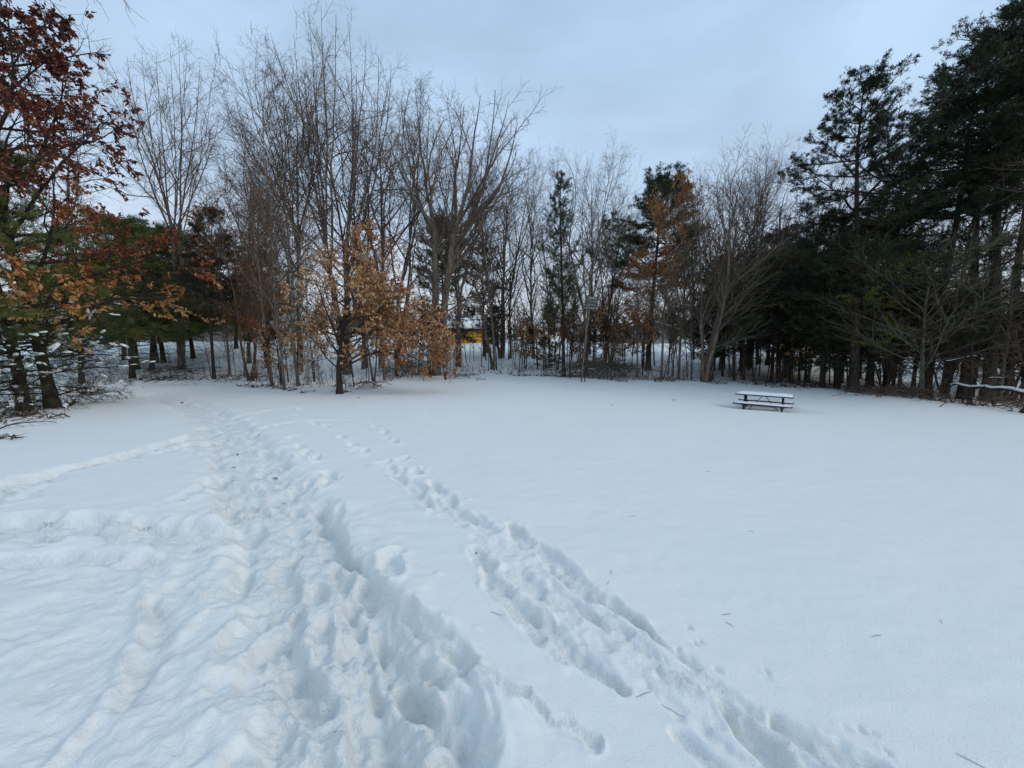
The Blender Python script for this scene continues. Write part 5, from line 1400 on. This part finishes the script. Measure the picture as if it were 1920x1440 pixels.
# ------------------------------------------------------------------ slatted box on a leaning post, with a low rail beside it
def slatted_box():
    b = gpt(at(1093, 716))
    e_ = bpy.data.objects.new('slatted_box_post', None); COL.objects.link(e_); e_.location = b
    e_.rotation_euler = (0, .075, 0)
    tag(e_, 'weathered louvred box on a tall thin leaning post', 'nest box')
    H = height_at(b, 566) - .2
    px = b[1] / FPX                    # metres per photo pixel at this distance
    for dx, m_ in ((-.07, 'pole_wood'), (.07, 'bark_dark')):
        m = MB(); m.tube([(dx * 1.2, 0, -.2), (dx, 0, H * .5), (dx * .4, 0, H)], [.032, .028, .022], 8); m.build('post', M[m_], e_, True)
    w = 22 * px
    m = MB(); m.box((0, 0, H + .12), (w * .72, w * .62, 20 * px)); m.build('core', M['table_wood'], e_)
    for i in range(4):
        z = H - 5 * px + i * 5.6 * px
        s = w * (1.0 - .03 * i)
        V = [(-s / 2, -s / 2, z - .04), (s / 2, -s / 2, z - .04), (s / 2, s / 2, z - .04), (-s / 2, s / 2, z - .04),
             (-s * .33, -s * .33, z + 3.6 * px), (s * .33, -s * .33, z + 3.6 * px), (s * .33, s * .33, z + 3.6 * px), (-s * .33, s * .33, z + 3.6 * px)]
        V[0:4] = [(p[0] * .98, p[1] * .98, p[2] - .02 * (i % 2)) for p in V[0:4]]
        m = MB(); m.add(V, [(3, 2, 1, 0), (4, 5, 6, 7), (0, 1, 5, 4), (1, 2, 6, 5), (2, 3, 7, 6), (3, 0, 4, 7)])
        m.build('slat', M['weathered'], e_)
    # rail
    c = gpt(at(1082, 708))
    r_ = bpy.data.objects.new('low_rail', None); COL.objects.link(r_); r_.location = c
    tag(r_, 'low dark two-bar wooden rail at the foot of the leaning post', 'rail')
    for z in (.28, .52):
        m = MB(); m.tube([(-.42, 0, z), (.42, 0, z + .01)], [.035, .035], 7); m.build('bar', M['bark_brown'], r_, True)
    for x in (-.42, .42):
        m = MB(); m.tube([(x, 0, -.1), (x, 0, .6)], [.06, .05], 7); m.build('post', M['bark_brown'], r_, True)
slatted_box()

# ------------------------------------------------------------------ small things on the open snow
rs = np.random.default_rng(71)
def needle(px, py, L, a, label):
    b = gpt(at(px, py)); q = np.linspace(-.5, .5, 6)
    bend = rs.uniform(-.25, .25)
    x = q * math.cos(a) * L - bend * L * q * q * math.sin(a); y = q * math.sin(a) * L + bend * L * q * q * math.cos(a)
    z = ground(b[0] + x, b[1] + y) - b[2] + .004
    m = MB(); m.tube(np.c_[x, y, z], [.0007, .0011, .0012, .0012, .0011, .0006], 4)
    o = m.build('pine_needle', M['bark_brown'], smooth=True); o.location = b
    tag(o, label, 'pine needle', 'pine needles on the open snow')
NE = [(930, 1152, .10, -.5, 'brown needle between the two trodden trails'), (1140, 1092, .06, .9, 'short curled needle just above the right-hand channel'),
      (1146, 1072, .08, 1.2, 'pale upright needle above the curled one by the channel'), (1362, 1147, .09, .1, 'upper of two crossed-looking needles right of the channels'),
      (1368, 1165, .07, -.9, 'lower of two needles right of the channels'), (1642, 1191, .09, .15, 'lone needle on smooth snow at the right'),
      (1207, 1298, .13, .4, 'long needle lying below the end of the channel'), (1262, 1325, .13, -.55, 'long needle right of the one below the channel'),
      (1822, 1430, .11, -.9, 'needle near the bottom right corner'), (1327, 883, .12, 0, 'far needle on the smooth middle of the field'),
      (1186, 966, .10, .1, 'faint needle right of the upper footprints'), (1408, 995, .06, -.4, 'tiny needle in the middle of the smooth field'),
      (1765, 1165, .05, .9, 'short upright needle far right on smooth snow'), (628, 1338, .03, 1.4, 'dark seed-like needle bit in the front of the main trail'),
      (1026, 1142, .05, 1.2, 'needle standing inside the left channel'), (605, 1395, .02, 1.2, 'dark speck of needle near the bottom of the main trail')]
for n_ in NE: needle(n_[0], n_[1], n_[2] * .8, *n_[3:])
LV = [(810, 771, 'dead leaf alone on the snow right of the young oak', 'dark red'), (706, 808, 'dead leaf beside the farthest print of the second trail', 'dark red'),
      (735, 829, 'dead leaf in the second print of the second trail', 'dark red'), (766, 892, 'curled dead leaf in the deep upper footprint', 'dark red'),
      (409, 778, 'large dead leaf at the bend of the main trail', 'dark red'), (445, 848, 'curled leaf in the main trail, upper of two', 'dark red'),
      (441, 868, 'curled leaf in the main trail, lower of two', 'dark red'), (892, 1041, 'brown leaf bit at the head of the left channel', 'orange'),
      (283, 745, 'leaf on the snow, leftmost of the line below the pines', 'dark red'), (338, 750, 'leaf on the snow, middle of the line below the pines', 'dark red'),
      (380, 755, 'leaf on the snow, right end of the line below the pines', 'dark red'), (215, 727, 'leaf on the snow below the leaning trunks', 'dark red'),
      (270, 727, 'leaf near the tip of the long dark branch', 'dark red'), (342, 718, 'leaf close under the slim-trunked pine', 'dark red'),
      (670, 748, 'leaf on the track right of the tan oak trunk', 'dark red'), (729, 741, 'leaf at the right end of the far track', 'dark red'),
      (1057, 735, 'leaf on the snow in front of the narrow pine', 'dark red'), (1149, 760, 'leaf on the open snow at mid distance, centre', 'dark red'),
      (1265, 752, 'leaf on the snow left of the picnic table, farther', 'dark red'), (1258, 743, 'leaf on the snow left of the picnic table, nearer the wood', 'dark red'),
      (520, 886, 'tiny leaf on the right bank of the main trail', 'dark red'), (534, 927, 'dark leaf scrap in the main trail middle', 'dark red')]
for px, py, lb, c in LV:
    b = gpt(at(px, py)); o = link('fallen_leaf', LEAFMESH[c][rs.integers(3)]); s = rs.uniform(.09, .13) * (1.5 if b[1] > 12 else 1) * (.5 if b[1] < 3 else 1)
    o.location = b + [0, 0, .02]; o.scale = (s * .7, s * .7, s * .7); o.rotation_euler = (rs.normal(0, .4), rs.normal(0, .5), rs.random() * 6.28)
    tag(o, lb, 'leaf', 'dead leaves on the open snow')
tot = sum(len(m.polygons) for m in bpy.data.meshes)
print('polygons in meshes', tot, 'objects', len(bpy.data.objects))
